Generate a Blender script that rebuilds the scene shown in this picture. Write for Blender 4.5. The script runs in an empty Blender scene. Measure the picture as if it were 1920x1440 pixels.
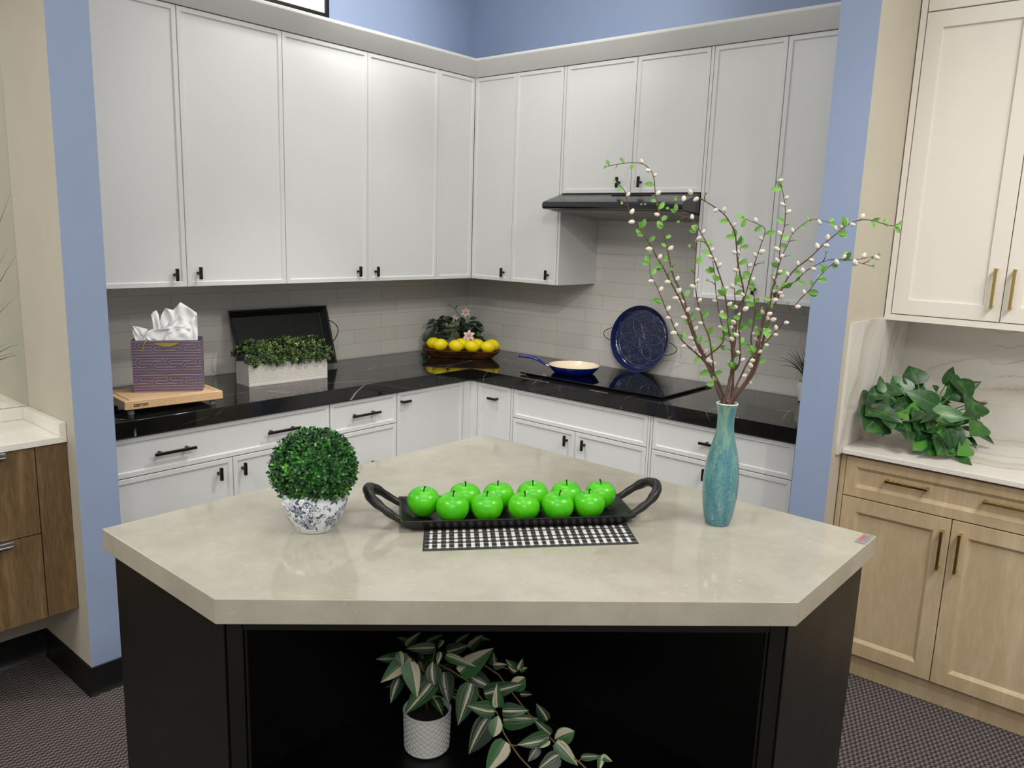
import bpy, bmesh, math, random
import numpy as np
from mathutils import Vector, Matrix, noise as mnoise

S = bpy.context.scene
COL = S.collection
PI = math.pi

# ------------------------------------------------------------------ camera, world, lights, exposure
CAM = np.array([-3.6579, -3.4835, 1.6248]); FPX = 1485.49
R_RIGHT = np.array([0.65059259, -0.75871207, 0.03294338])
R_DOWN = np.array([-0.12085735, -0.14626611, -0.98183488])
R_FWD = np.array([0.74974848, 0.63479305, -0.18685558])
cd = bpy.data.cameras.new('camera'); cam = bpy.data.objects.new('camera', cd); COL.objects.link(cam)
cd.sensor_fit = 'HORIZONTAL'; cd.sensor_width = 36.0; cd.lens = FPX / 1920 * 36.0; cd.clip_start = 0.02
cam.matrix_world = Matrix([[R_RIGHT[0], -R_DOWN[0], -R_FWD[0], CAM[0]],
                           [R_RIGHT[1], -R_DOWN[1], -R_FWD[1], CAM[1]],
                           [R_RIGHT[2], -R_DOWN[2], -R_FWD[2], CAM[2]], [0, 0, 0, 1]])
S.camera = cam
W = bpy.data.worlds.new('showroom'); S.world = W; W.use_nodes = True
W.node_tree.nodes['Background'].inputs[0].default_value = (1.0, 0.985, 0.96, 1)
W.node_tree.nodes['Background'].inputs[1].default_value = 0.42
S.view_settings.view_transform = 'Standard'; S.view_settings.look = 'None'
S.view_settings.gamma = 1.0; S.view_settings.use_curve_mapping = False
S.view_settings.exposure = 0.0

def area(name, loc, sx, sy, power, col=(1, .985, .955), target=None):
    l = bpy.data.lights.new(name, 'AREA'); l.shape = 'RECTANGLE'; l.size = sx; l.size_y = sy
    l.energy = power; l.color = col
    o = bpy.data.objects.new(name, l); COL.objects.link(o); o.location = loc
    if target is not None:
        o.rotation_euler = (Vector(target) - Vector(loc)).to_track_quat('-Z', 'Y').to_euler()
    return o
def spot(name, loc, target, power, ang, blend=.5, rad=.06, col=(1, .975, .935)):
    l = bpy.data.lights.new(name, 'SPOT'); l.energy = power; l.spot_size = math.radians(ang); l.spot_blend = blend
    l.shadow_soft_size = rad; l.color = col
    o = bpy.data.objects.new(name, l); COL.objects.link(o); o.location = loc
    o.rotation_euler = (Vector(target) - Vector(loc)).to_track_quat('-Z', 'Y').to_euler()
    return o
area('troffer_or_fill', (-1.35, -1.25, 3.24), 1.2, .6, 10)
area('troffer_or_fill', (-2.9, -2.7, 3.24), 1.2, 1.2, 15)
area('troffer_or_fill', (-1.6, -4.2, 3.24), 1.2, .6, 48)
area('troffer_or_fill', (-4.6, -1.6, 3.24), .6, 1.2, 48)
area('troffer_or_fill', (-5.3, -4.6, 3.24), 1.2, 1.2, 66)  # fill light added behind the camera to brighten the island niche
area('troffer_or_fill', (-4.4, -5.6, 3.24), 1.2, 1.2, 42)  # second added fill behind the camera, no real fixture there
spot('track_or_fill_spot', (-3.45, -3.3, 3.12), (-.6, -.55, .68), 108, 42, 1.0, .05)
spot('track_or_fill_spot', (-.95, -2.1, 3.15), (-1.9, -.6, .42), 96, 44, .9, .05)
spot('track_or_fill_spot', (-1.95, -1.0, 3.15), (-.6, -1.5, .40), 66, 46, .9, .05)
spot('track_or_fill_spot', (-1.35, -.95, 3.25), (-1.65, -.5, 1.0), 30, 84, .7, .07)
spot('track_or_fill_spot', (-2.6, -4.4, 3.15), (-.5, -3.0, 1.0), 74, 56, .8)
spot('track_or_fill_spot', (-1.5, -1.2, 3.22), (-1.05, -.02, 2.80), 78, 64, .9)
spot('track_or_fill_spot', (-1.6, -1.6, 3.22), (-.02, -.75, 2.75), 40, 70, .9)  # added fill spot, lifts the blue wall above the right cabinets

# ------------------------------------------------------------------ node materials
def lin(c):
    return tuple((x / 255 / 12.92 if x / 255 <= .04045 else ((x / 255 + .055) / 1.055) ** 2.4) for x in c)
class NT:
    def __init__(s, name):
        s.m = bpy.data.materials.new(name); s.m.use_nodes = True; s.t = s.m.node_tree
        s.b = s.t.nodes['Principled BSDF']
    def n(s, typ, **kw):
        nd = s.t.nodes.new(typ)
        for k, v in kw.items():
            if k.startswith('i_'):
                key = k[2:]; key = int(key) if key.isdigit() else key.replace('_', ' ')
                s.put(nd.inputs[key], v)
            else: setattr(nd, k, v)
        return nd
    def put(s, sock, v):
        if isinstance(v, bpy.types.NodeSocket): s.t.links.new(v, sock)
        elif isinstance(v, bpy.types.Node): s.t.links.new(v.outputs[0], sock)
        else:
            if isinstance(v, tuple) and len(v) == 3 and sock.type == 'RGBA': v = v + (1,)
            sock.default_value = v
    def math(s, op, a, b=0.0, c=0.0, clamp=False):
        nd = s.t.nodes.new('ShaderNodeMath'); nd.operation = op; nd.use_clamp = clamp
        s.put(nd.inputs[0], a); s.put(nd.inputs[1], b); s.put(nd.inputs[2], c); return nd.outputs[0]
    def mix(s, f, a, b, mode='MIX'):
        nd = s.t.nodes.new('ShaderNodeMix'); nd.data_type = 'RGBA'; nd.blend_type = mode
        s.put(nd.inputs[0], f); s.put(nd.inputs[6], a); s.put(nd.inputs[7], b); return nd.outputs[2]
    def ramp(s, f, stops, interp='LINEAR'):
        nd = s.t.nodes.new('ShaderNodeValToRGB'); nd.color_ramp.interpolation = interp
        e = nd.color_ramp.elements
        while len(e) < len(stops): e.new(.5)
        for el, (p, c) in zip(e, stops):
            el.position = p; el.color = (c + (1,)) if isinstance(c, tuple) else (c, c, c, 1)
        s.put(nd.inputs[0], f); return nd.outputs[0]
    def pos(s): return s.n('ShaderNodeNewGeometry').outputs['Position']
    def obj(s): return s.n('ShaderNodeTexCoord').outputs['Object']
    def mapping(s, v, scale=(1, 1, 1), rot=(0, 0, 0), loc=(0, 0, 0)):
        return s.n('ShaderNodeMapping', i_0=v, i_Location=loc, i_Rotation=rot, i_Scale=scale).outputs[0]
    def noise(s, v, scale, detail=3, rough=.5, dist=0.0):
        return s.n('ShaderNodeTexNoise', i_Vector=v, i_Scale=scale, i_Detail=detail, i_Roughness=rough, i_Distortion=dist)
    def bump(s, h, strength=.3, dist=.002):
        s.put(s.b.inputs['Normal'], s.n('ShaderNodeBump', i_Height=h, i_Strength=strength, i_Distance=dist))
    def set(s, **kw):
        for k, v in kw.items(): s.put(s.b.inputs[k.replace('_', ' ')], v)
        return s.m
MAT = {}
def plain(name, rgb, rough=.5, metal=0.0, spec=.5, coat=0.0, var=.04, vs=6.0, bump=0.0, bs=120.0, linear=False, attr=None):
    N = NT(name); c = rgb if linear else lin(rgb)
    p = N.obj()
    nz = N.noise(p, vs, 3)
    k = N.ramp(nz, [(.3, 1 - var), (.7, 1 + var)])
    base = c
    if attr: base = N.n('ShaderNodeAttribute', attribute_name=attr).outputs['Color']
    col = N.mix(1.0, base, k, 'MULTIPLY')
    if bump: N.bump(N.noise(p, bs, 2), bump, .001)
    rr = N.ramp(N.noise(p, vs * 3, 2), [(.3, max(rough - .03, 0.0)), (.7, rough + .03)])
    MAT[name] = N.set(Base_Color=col, Roughness=rr, Metallic=metal, Specular_IOR_Level=spec, Coat_Weight=coat)
    return MAT[name]
def wood(name, dark, light, scale=(1, 1, 1), rough=.45, ring=14.0, fine=120, amt=.5):
    N = NT(name); p = N.mapping(N.obj(), scale=scale)
    d = N.noise(p, 3.0, 4, .6, .4)
    f = N.noise(N.mapping(N.obj(), scale=tuple(x * 1.0 for x in scale)), fine * .25, 5, .65)
    w = N.math('SINE', N.math('MULTIPLY', d.outputs[0], ring))
    k = N.math('ADD', N.math('MULTIPLY', w, .22), N.math('MULTIPLY', f.outputs[0], amt + .4))
    col = N.ramp(k, [(.15, lin(dark)), (.75, lin(light))])
    N.bump(f.outputs[0], .12, .0008)
    MAT[name] = N.set(Base_Color=col, Roughness=rough, Specular_IOR_Level=.4); return MAT[name]
plain('paint_blue', (150, 166, 196), .62, var=.015, bump=.05, bs=400)
plain('paint_beige', (196, 188, 170), .6, var=.02, bump=.05, bs=400)
plain('ceiling_white', (225, 224, 220), .8, var=.02)
plain('cabinet_white', (226, 226, 224), .33, spec=.4, var=.008)
plain('nook_white', (232, 226, 216), .33, spec=.4, var=.008)
plain('trim_white', (232, 231, 226), .4, var=.01)
plain('black_metal', (17, 16, 15), .42, .3, var=.1)
plain('hood_black', (24, 24, 25), .2, 0.0, .8, var=.05)
plain('hood_under', (150, 147, 142), .4, .2, var=.05)
plain('island_black', (11, 11, 11), .42, var=.15, vs=3)
plain('vinyl_black', (15, 15, 16), .45, var=.1)
plain('brass', (206, 178, 108), .3, 1.0, var=.03)
plain('aluminium', (205, 206, 205), .3, .9, var=.03)
plain('laminate_white', (236, 232, 222), .25, var=.01)
plain('mirror_glass', (235, 238, 236), .02, 1.0, var=.0)
plain('cooktop_glass', (4, 4, 5), .03, spec=.6, var=.0)
plain('print_white', (215, 215, 210), .5, var=.02)
plain('mark_white', (180, 180, 175), .5, var=.02)
plain('ceramic_white', (236, 235, 231), .3, var=.02, coat=.2)
plain('planter_white', (214, 210, 200), .45, var=.03)
plain('tissue_white', (238, 238, 236), .75, var=.02)
plain('ribbon_gold', (205, 178, 96), .35, .4, var=.05)
plain('soil_dark', (20, 17, 14), .9, var=.4, vs=60, bump=.8, bs=90)
plain('burnt_brown', (62, 36, 16), .7, var=.1)
plain('wire_dark', (44, 42, 38), .4, .7, var=.1)
plain('tray_black', (25, 25, 24), .38, var=.15, vs=18, bump=.15, bs=60)
plain('iron_black', (31, 31, 29), .36, .25, var=.25, vs=30, bump=.5, bs=220)
plain('branch_handle', (27, 26, 24), .38, var=.25, vs=40, bump=.6, bs=80)
plain('blemish_green', (66, 120, 40), .4)
plain('apple_stem', (22, 26, 14), .5, var=.1)
plain('pan_blue', (14, 30, 128), .14, coat=.6, var=.03)
plain('pan_cream', (242, 226, 196), .25, var=.02)
plain('lemon_skin', (250, 228, 8), .38, var=.04, vs=14, bump=.35, bs=170)
plain('flower_pink', (232, 190, 182), .55, attr='col', var=.03)
plain('catkin_fuzz', (218, 212, 196), .95, spec=.1, var=.10, vs=160, bump=.8, bs=700)
plain('stem_brown', (84, 58, 44), .7, var=.3, vs=60, bump=.5, bs=240)
plain('vine_tan', (136, 118, 74), .6, var=.15, vs=60)
plain('vine_green', (96, 132, 58), .55, var=.15, vs=60)
plain('label_plate', (176, 176, 178), .35, .6, var=.02)
plain('label_red', (206, 92, 78), .5, var=.05)
plain('label_grey', (128, 128, 130), .5, var=.05)
plain('jar_glaze', (240, 240, 238), .12, coat=.5, attr='col', var=.01)
plain('bag_paper', (240, 240, 238), .5, attr='col', var=.02)
plain('dish_glaze', (24, 36, 92), .13, coat=.6, attr='col', var=.05)
plain('cloth_gingham', (240, 240, 238), .85, attr='col', var=.06, vs=200, bump=.4, bs=500)
plain('bag_purple', (104, 88, 114), .55, var=.03)
wood('walnut', (98, 76, 50), (140, 113, 78), (5, 5, .45), .5, 10, 150)
wood('maple', (184, 162, 128), (208, 188, 156), (3, 3, .6), .42, 8, 90, .4)
wood('board_wood', (222, 182, 136), (244, 214, 172), (1.2, 14, 14), .5, 9, 90, .4)
wood('bowl_wood', (52, 28, 14), (118, 72, 40), (3, 3, 10), .4, 12, 90)

# apple skin: two greens
N = NT('apple_skin'); p = N.obj()
f = N.noise(p, 16, 3, .6, .3)
MAT['apple_skin'] = N.set(Base_Color=N.ramp(f, [(.3, lin((54, 181, 8))), (.55, lin((86, 202, 16))), (.75, lin((124, 216, 34)))]), Roughness=.30, Coat_Weight=.08, Specular_IOR_Level=.5)
# black marble with thin white veins
def veins(N, v, scale, thin, mask_scale, mask_lo):
    w = N.noise(v, scale * .6, 4, .6, 0)
    warp = N.n('ShaderNodeVectorMath', operation='ADD'); N.put(warp.inputs[0], v)
    sc = N.n('ShaderNodeVectorMath', operation='SCALE'); N.put(sc.inputs[0], w.outputs['Color']); sc.inputs['Scale'].default_value = .22
    N.put(warp.inputs[1], sc.outputs[0])
    vo = N.n('ShaderNodeTexVoronoi', feature='DISTANCE_TO_EDGE', i_Vector=warp.outputs[0], i_Scale=scale)
    line = N.ramp(vo.outputs['Distance'], [(0, 1.0), (thin, 0.0)])
    mk = N.ramp(N.noise(v, mask_scale, 3, .6), [(mask_lo, 0.0), (mask_lo + .14, 1.0)])
    return N.math('MULTIPLY', line, mk)
N = NT('black_marble'); p = N.pos()
pm = N.mapping(p, scale=(1.0, 1.0, 1.0), rot=(0, 0, .5))
a = veins(N, N.mapping(p, scale=(1, 2.6, 1.6), rot=(.2, 0, .55)), 1.5, .0075, 3.0, .50); b = veins(N, N.mapping(p, scale=(1, 3.5, 1.5), rot=(.3, .2, -.35)), 2.6, .008, 4.0, .53)
k = N.math('ADD', N.math('MULTIPLY', a, .75), N.math('MULTIPLY', b, .3), clamp=True)
basec = N.ramp(N.noise(p, 5, 5, .6), [(.35, (.0065, .0065, .0062)), (.7, (.014, .0135, .013))])
MAT['black_marble'] = N.set(Base_Color=N.mix(k, basec, lin((190, 186, 178))), Roughness=.05, Specular_IOR_Level=.5)
# quartz island top
N = NT('quartz_cream'); p = N.pos()
m1 = N.ramp(N.noise(p, 7, 6, .65), [(.32, lin((170, 164, 149))), (.68, lin((187, 181, 166)))])
sp = N.ramp(N.noise(p, 55, 2, .5), [(.66, 0.0), (.72, 1.0)])
sp2 = N.ramp(N.noise(N.mapping(p, loc=(3, 7, 1)), 42, 3, .6), [(.68, 0.0), (.74, 1.0)])
c = N.mix(N.math('MULTIPLY', sp, .16), m1, lin((222, 214, 198)))
c = N.mix(N.math('MULTIPLY', sp2, .2), c, lin((158, 152, 140)))
MAT['quartz_cream'] = N.set(Base_Color=c, Roughness=.075, Specular_IOR_Level=.5)
# white marble with brown veins: streak lines across the direction (dx, dy, dz)
def white_marble(name, dr, freq, amp, seed):
    N = NT(name); p = N.mapping(N.pos(), loc=(seed, seed * .7, 0)); s = N.n('ShaderNodeSeparateXYZ', i_0=N.pos())
    f = N.math('ADD', N.math('ADD', N.math('MULTIPLY', s.outputs[0], dr[0] * freq), N.math('MULTIPLY', s.outputs[1], dr[1] * freq)), N.math('MULTIPLY', s.outputs[2], dr[2] * freq))
    f = N.math('ADD', f, N.math('MULTIPLY', N.noise(p, 1.7, 2, .5).outputs[0], amp))
    f = N.math('ADD', f, N.math('MULTIPLY', N.noise(p, 10, 5, .65).outputs[0], amp * .26))
    tri = N.math('ABSOLUTE', N.math('SUBTRACT', N.math('FRACT', f), .5))
    l1 = N.ramp(tri, [(0.0, 1.0), (.022, .2), (.07, 0.0)])
    tri2 = N.math('ABSOLUTE', N.math('SUBTRACT', N.math('FRACT', N.math('MULTIPLY', f, 3.3)), .5))
    l2 = N.ramp(tri2, [(0.0, .9), (.035, .2), (.09, 0.0)])
    mk = N.ramp(N.noise(p, 2.2, 3, .55), [(.44, 0.0), (.62, 1.0)]); mk2 = N.ramp(N.noise(N.mapping(p, loc=(5, 2, 3)), 1.6, 3, .55), [(.42, .05), (.58, 1.0)])
    band = N.ramp(N.math('ADD', N.math('FRACT', N.math('MULTIPLY', f, .5)), N.math('MULTIPLY', N.noise(p, 5, 3).outputs[0], .2)), [(.3, 0.0), (.55, .8), (.62, 0.0)])
    c = N.mix(N.math('MULTIPLY', band, .75), lin((226, 222, 214)), lin((194, 178, 158)))
    c = N.mix(N.math('MULTIPLY', N.math('MULTIPLY', l2, mk), .7), c, lin((138, 112, 90)))
    c = N.mix(N.math('MULTIPLY', N.math('MULTIPLY', l1, mk2), .8), c, lin((134, 108, 86)))
    MAT[name] = N.set(Base_Color=c, Roughness=.18, Specular_IOR_Level=.5)
white_marble('marble_counter', (1.0, .10, 0), 5.0, 1.2, 3)
white_marble('marble_wall', (0, .22, 1.0), 5.0, 1.5, 8)
white_marble('marble_side', (-.9, 0, .45), 5.5, 1.3, 1)
# glossy running-bond tile (dir 'x' or 'y')
def tile(name, axis):
    N = NT(name); s = N.n('ShaderNodeSeparateXYZ', i_0=N.pos())
    cx = N.n('ShaderNodeCombineXYZ', i_X=s.outputs[0 if axis == 'x' else 1], i_Y=N.math('SUBTRACT', s.outputs[2], .921))
    br = N.n('ShaderNodeTexBrick', offset=.36, squash=1.0, i_Vector=cx, i_Scale=1.0, i_Mortar_Size=.0014, i_Mortar_Smooth=.3,
             i_Brick_Width=.305, i_Row_Height=.0765, i_Bias=0.0, i_Color1=lin((224, 221, 213)), i_Color2=lin((217, 214, 205)), i_Mortar=lin((192, 189, 181)))
    wob = N.noise(N.pos(), 9, 2)
    h = N.math('ADD', N.math('MULTIPLY', br.outputs['Fac'], -1.0), N.math('MULTIPLY', wob.outputs[0], .8))
    N.bump(h, .35, .0022)
    MAT[name] = N.set(Base_Color=br.outputs['Color'], Roughness=.22, Specular_IOR_Level=.45)
tile('tile_left', 'x'); tile('tile_right', 'y')
# woven carpet
N = NT('carpet_weave'); s = N.n('ShaderNodeSeparateXYZ', i_0=N.pos())
wn = N.noise(N.pos(), 3.0, 2)
X = N.math('ADD', s.outputs[0], N.math('MULTIPLY', wn.outputs[0], .004)); Y = s.outputs[1]
A = N.math('SINE', N.math('MULTIPLY', X, 2 * PI / .0190)); row = N.math('FLOOR', N.math('DIVIDE', X, .0190))
B = N.math('SINE', N.math('ADD', N.math('MULTIPLY', Y, 2 * PI / .0170), N.math('MULTIPLY', row, PI)))
dots = N.math('MULTIPLY', A, B)
k = N.math('ADD', N.math('MULTIPLY', dots, .34), N.math('MULTIPLY', N.noise(N.pos(), 230, 3, .7).outputs[0], 1.0))
col = N.ramp(k, [(.12, lin((28, 25, 26))), (.42, lin((84, 77, 76))), (.62, lin((112, 105, 103))), (.9, lin((158, 150, 144)))])
N.bump(k, .9, .006)
MAT['carpet_weave'] = N.set(Base_Color=col, Roughness=.95, Specular_IOR_Level=.1)
# vase glaze
N = NT('vase_glaze'); p = N.obj()
pv = N.mapping(p, scale=(60, 60, 7)); st = N.noise(pv, 1.0, 4, .65, .4)
sp = N.noise(p, 210, 3, .7); big = N.noise(N.mapping(p, scale=(16, 16, 5)), 1.0, 3, .5)
z = N.n('ShaderNodeSeparateXYZ', i_0=p).outputs[2]
basec = N.ramp(z, [(.0, lin((84, 140, 148))), (.16, lin((110, 160, 158))), (.2, lin((120, 160, 146))), (.30, lin((128, 164, 146)))])
c = N.mix(N.ramp(st, [(.46, 0.0), (.58, .8)]), basec, lin((72, 128, 142)))
low = N.ramp(z, [(.0, 1.0), (.2, .85), (.24, 0.0)])
c = N.mix(N.math('MULTIPLY', N.ramp(sp, [(.54, 0.0), (.62, .7)]), low), c, lin((44, 84, 104)))
c = N.mix(N.math('MULTIPLY', N.ramp(big, [(.52, 0.0), (.63, .85)]), low), c, lin((50, 86, 134)))
MAT['vase_glaze'] = N.set(Base_Color=c, Roughness=.1, Coat_Weight=.4)
# leaves: 'tone' attribute picks the shade of each leaf, uv gives midrib and stripes
def leaf_mat(name, stops, rough=.42, rib=None, stripes=None, spec=.5):
    N = NT(name); t = N.n('ShaderNodeAttribute', attribute_name='tone').outputs['Fac']
    uv = N.n('ShaderNodeSeparateXYZ', i_0=N.n('ShaderNodeUVMap', uv_map='uv').outputs[0])
    c = N.ramp(t, stops)
    du = N.math('ABSOLUTE', N.math('SUBTRACT', uv.outputs[0], .5))
    if stripes:
        uc = N.math('ADD', uv.outputs[0], N.math('MULTIPLY', N.noise(N.n('ShaderNodeUVMap', uv_map='uv').outputs[0], 4, 2).outputs[0], .06))
        broad = N.math('MULTIPLY', N.ramp(uc, [(.08, 0.0), (.10, 1.0), (.26, 1.0), (.28, .1), (.32, .1), (.34, 1.0), (.47, 1.0), (.49, 0.0)]), N.ramp(t, [(.66, 0.0), (.72, 1.0)]))
        u2 = N.math('ADD', uv.outputs[0], N.math('MULTIPLY', N.math('SUBTRACT', t, .5), .42))
        wv = N.noise(N.n('ShaderNodeUVMap', uv_map='uv').outputs[0], 5, 2)
        u2 = N.math('ADD', u2, N.math('MULTIPLY', N.math('SUBTRACT', wv.outputs[0], .5), .05))
        f = N.ramp(u2, [(.0, 0.0), (.27, 0.0), (.285, .75), (.3, 0.0), (.38, 0.0), (.4, 1.0), (.5, 1.0), (.515, 0.0), (.55, .0), (.562, .9), (.58, 0.0), (.72, 0.0), (.735, .55), (.75, 0.0)])
        c = N.mix(N.math('MAXIMUM', f, broad), c, stripes)
    if rib:
        r = N.ramp(du, [(0.0, 1.0), (.03, 0.0)]); c = N.mix(N.math('MULTIPLY', r, .6), c, rib)
        vn = N.math('SINE', N.math('ADD', N.math('MULTIPLY', uv.outputs[1], 40.0), N.math('MULTIPLY', du, -45.0)))
        N.bump(vn, .07, .0012)
        mott = N.ramp(N.noise(N.obj(), 24, 3, .6), [(.5, 0.0), (.75, .55)])
        c = N.mix(mott, c, rib)
    MAT[name] = N.set(Base_Color=c, Roughness=rough, Specular_IOR_Level=spec)
leaf_mat('boxwood_leaf', [(0, lin((22, 56, 26))), (.55, lin((38, 92, 36))), (.85, lin((62, 130, 44))), (1, lin((98, 168, 60)))], .36)
leaf_mat('boxwood_olive', [(0, lin((40, 54, 26))), (.5, lin((66, 90, 42))), (.85, lin((104, 130, 62))), (1, lin((160, 178, 112)))], .42)
leaf_mat('pothos_leaf', [(0, lin((22, 54, 28))), (.5, lin((34, 78, 36))), (.8, lin((56, 110, 44))), (1, lin((88, 148, 54)))], .32, rib=lin((92, 140, 62)))
leaf_mat('striped_leaf', [(0, lin((24, 54, 32))), (.5, lin((38, 84, 44))), (1, lin((62, 116, 56)))], .4, stripes=lin((214, 206, 178)))
leaf_mat('lily_leaf', [(0, lin((20, 36, 26))), (1, lin((44, 68, 46)))], .4)
leaf_mat('grass_leaf', [(0, lin((20, 46, 22))), (1, lin((66, 110, 40)))], .45)
leaf_mat('willow_leaf', [(0, lin((72, 128, 42))), (1, lin((124, 176, 76)))], .5)

# ------------------------------------------------------------------ mesh builder and object helpers
V = lambda *a: np.array(a, float)
def unit(v): v = np.asarray(v, float); return v / np.linalg.norm(v)
def frame_of(d, ref=(0, 0, 1)):
    d = unit(d); r = np.array(ref, float)
    if abs(d @ r) > .95: r = V(1, 0, 0)
    x = unit(np.cross(d, r)); y = np.cross(x, d); return x, y, d
class MB:
    def __init__(s): s.v = []; s.f = []; s.m = []; s.uv = None; s.tone = None; s.col = None
    def add(s, vs, fs, mi=0):
        b = len(s.v); s.v += [tuple(map(float, p)) for p in vs]
        for f in fs: s.f.append(tuple(b + i for i in f)); s.m.append(mi)
        return b
    def box(s, x0, x1, y0, y1, z0, z1, mi=0, T=None):
        x0, x1 = sorted((x0, x1)); y0, y1 = sorted((y0, y1)); z0, z1 = sorted((z0, z1))
        vs = [V(x, y, z) for z in (z0, z1) for y in (y0, y1) for x in (x0, x1)]
        if T: vs = [T(p) for p in vs]
        s.add(vs, [(0, 2, 3, 1), (4, 5, 7, 6), (0, 1, 5, 4), (2, 6, 7, 3), (0, 4, 6, 2), (1, 3, 7, 5)], mi)
    def prism(s, poly, z0, z1, mi=0):
        n = len(poly); vs = [(x, y, z0) for x, y in poly] + [(x, y, z1) for x, y in poly]
        s.add(vs, [tuple(range(n))[::-1], tuple(range(n, 2 * n))] + [(i, (i + 1) % n, n + (i + 1) % n, n + i) for i in range(n)], mi)
    def tube(s, pts, rad, n=8, mi=0, cap=True, sq=1.0):
        pts = [np.asarray(p, float) for p in pts]; k = len(pts)
        rad = [rad] * k if np.isscalar(rad) else list(rad)
        x = None; rings = []
        for i, p in enumerate(pts):
            d = unit(pts[min(i + 1, k - 1)] - pts[max(i - 1, 0)] + 1e-9)
            if x is None: x, y, _ = frame_of(d)
            else:
                x = x - d * (x @ d); x = unit(x)
            y = np.cross(d, x)
            rings.append([p + rad[i] * (math.cos(2 * PI * j / n) * x + sq * math.sin(2 * PI * j / n) * y) for j in range(n)])
        vs = [q for r in rings for q in r]
        fs = [(i * n + j, i * n + (j + 1) % n, (i + 1) * n + (j + 1) % n, (i + 1) * n + j) for i in range(k - 1) for j in range(n)]
        if cap: fs += [tuple(range(n))[::-1], tuple((k - 1) * n + j for j in range(n))]
        s.add(vs, fs, mi)
    def lathe(s, prof, c=(0, 0, 0), n=48, mi=0, T=None, close=False):
        c = np.asarray(c, float); vs = []; k = len(prof)
        for r, z in prof:
            for j in range(n):
                a = 2 * PI * j / n; p = V(r * math.cos(a), r * math.sin(a), z)
                vs.append((T(p) if T else p) + c)
        fs = [(i * n + j, i * n + (j + 1) % n, (i + 1) * n + (j + 1) % n, (i + 1) * n + j) for i in range(k - 1) for j in range(n)]
        if prof[0][0] > 1e-6 and not close: fs.append(tuple(range(n))[::-1])
        if prof[-1][0] > 1e-6 and not close: fs.append(tuple((k - 1) * n + j for j in range(n)))
        s.add(vs, fs, mi)
    def ball(s, c, r, n=10, mi=0, T=None):
        rr = (r, r, r) if np.isscalar(r) else r
        prof = [(math.sin(PI * i / n), -math.cos(PI * i / n)) for i in range(n + 1)]
        prof[0] = (1e-5, -1); prof[-1] = (1e-5, 1)
        s.lathe(prof, c, 2 * n, mi, T=(lambda p: (T(p * V(*rr)) if T else p * V(*rr))))
    def grid(s, P, mi=0, closed_u=False):
        # P[iv][iu] points
        nv = len(P); nu = len(P[0]); b = s.add([q for r in P for q in r], [], mi)
        for i in range(nv - 1):
            for j in range(nu if closed_u else nu - 1):
                j2 = (j + 1) % nu
                s.f.append((b + i * nu + j, b + i * nu + j2, b + (i + 1) * nu + j2, b + (i + 1) * nu + j)); s.m.append(mi)
def wloc(o):
    p = V(0, 0, 0)
    while o is not None: p = p + np.array(o.location); o = o.parent
    return p
def build(name, mb, mats, parent=None, loc=None, smooth=None, bevel=0.0, seg=2, sub=0, local=False, weld=False):
    """link the builder's shape as ONE mesh object; shapes are given in world space unless local"""
    me = bpy.data.meshes.new(name)
    off = V(0, 0, 0)
    if not local:
        off = wloc(parent) if parent is not None else (np.asarray(loc, float) if loc is not None else V(0, 0, 0))
    vs = np.array(mb.v, float) - off
    me.from_pydata(vs.tolist(), [], mb.f)
    for m in (mats if isinstance(mats, (list, tuple)) else [mats]): me.materials.append(MAT[m] if isinstance(m, str) else m)
    me.polygons.foreach_set('material_index', mb.m)
    if mb.tone is not None:
        a = me.attributes.new('tone', 'FLOAT', 'POINT'); a.data.foreach_set('value', np.array(mb.tone, np.float32))
    if mb.col is not None:
        a = me.attributes.new('col', 'FLOAT_COLOR', 'POINT')
        c = np.ones((len(mb.v), 4), np.float32); c[:, :3] = mb.col; a.data.foreach_set('color', c.ravel())
    if mb.uv is not None:
        u = me.uv_layers.new(name='uv'); li = np.empty(len(me.loops), np.int32); me.loops.foreach_get('vertex_index', li)
        u.data.foreach_set('uv', np.array(mb.uv, np.float32)[li].ravel())
    bm = bmesh.new(); bm.from_mesh(me)
    if weld: bmesh.ops.remove_doubles(bm, verts=bm.verts, dist=1e-6)
    if mb.tone is None and mb.col is None: bmesh.ops.recalc_face_normals(bm, faces=bm.faces)
    bm.to_mesh(me); bm.free()
    if smooth:
        me.polygons.foreach_set('use_smooth', [True] * len(me.polygons))
        if smooth is not True: me.set_sharp_from_angle(angle=math.radians(smooth))
    o = bpy.data.objects.new(name, me); COL.objects.link(o)
    if parent is not None: o.parent = parent
    if loc is not None: o.location = loc
    if bevel:
        b = o.modifiers.new('edge', 'BEVEL'); b.width = bevel; b.segments = seg; b.limit_method = 'ANGLE'; b.angle_limit = math.radians(40)
        me.polygons.foreach_set('use_smooth', [True] * len(me.polygons))
        wn = o.modifiers.new('wn', 'WEIGHTED_NORMAL'); wn.keep_sharp = True
    if sub:
        b = o.modifiers.new('sub', 'SUBSURF'); b.levels = sub; b.render_levels = sub
    return o
def tag(o, label, cat, group=None, kind=None):
    if label: o['label'] = label
    if cat: o['category'] = cat
    if group: o['group'] = group
    if kind: o['kind'] = kind
    return o
def thing(name, loc, label, cat, group=None, rz=0.0):
    o = bpy.data.objects.new(name, None); COL.objects.link(o); o.location = tuple(loc); o.rotation_euler = (0, 0, rz)
    o.empty_display_size = .05
    return tag(o, label, cat, group)
def struct(name, mb, mats, label=None, **k):
    o = build(name, mb, mats, **k); o['kind'] = 'structure'
    if label: o['label'] = label
    return o
def copy_tree(o, parent=None):
    c = o.copy(); COL.objects.link(c)
    if parent is not None: c.parent = parent
    for ch in list(o.children): copy_tree(ch, c)
    return c
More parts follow.
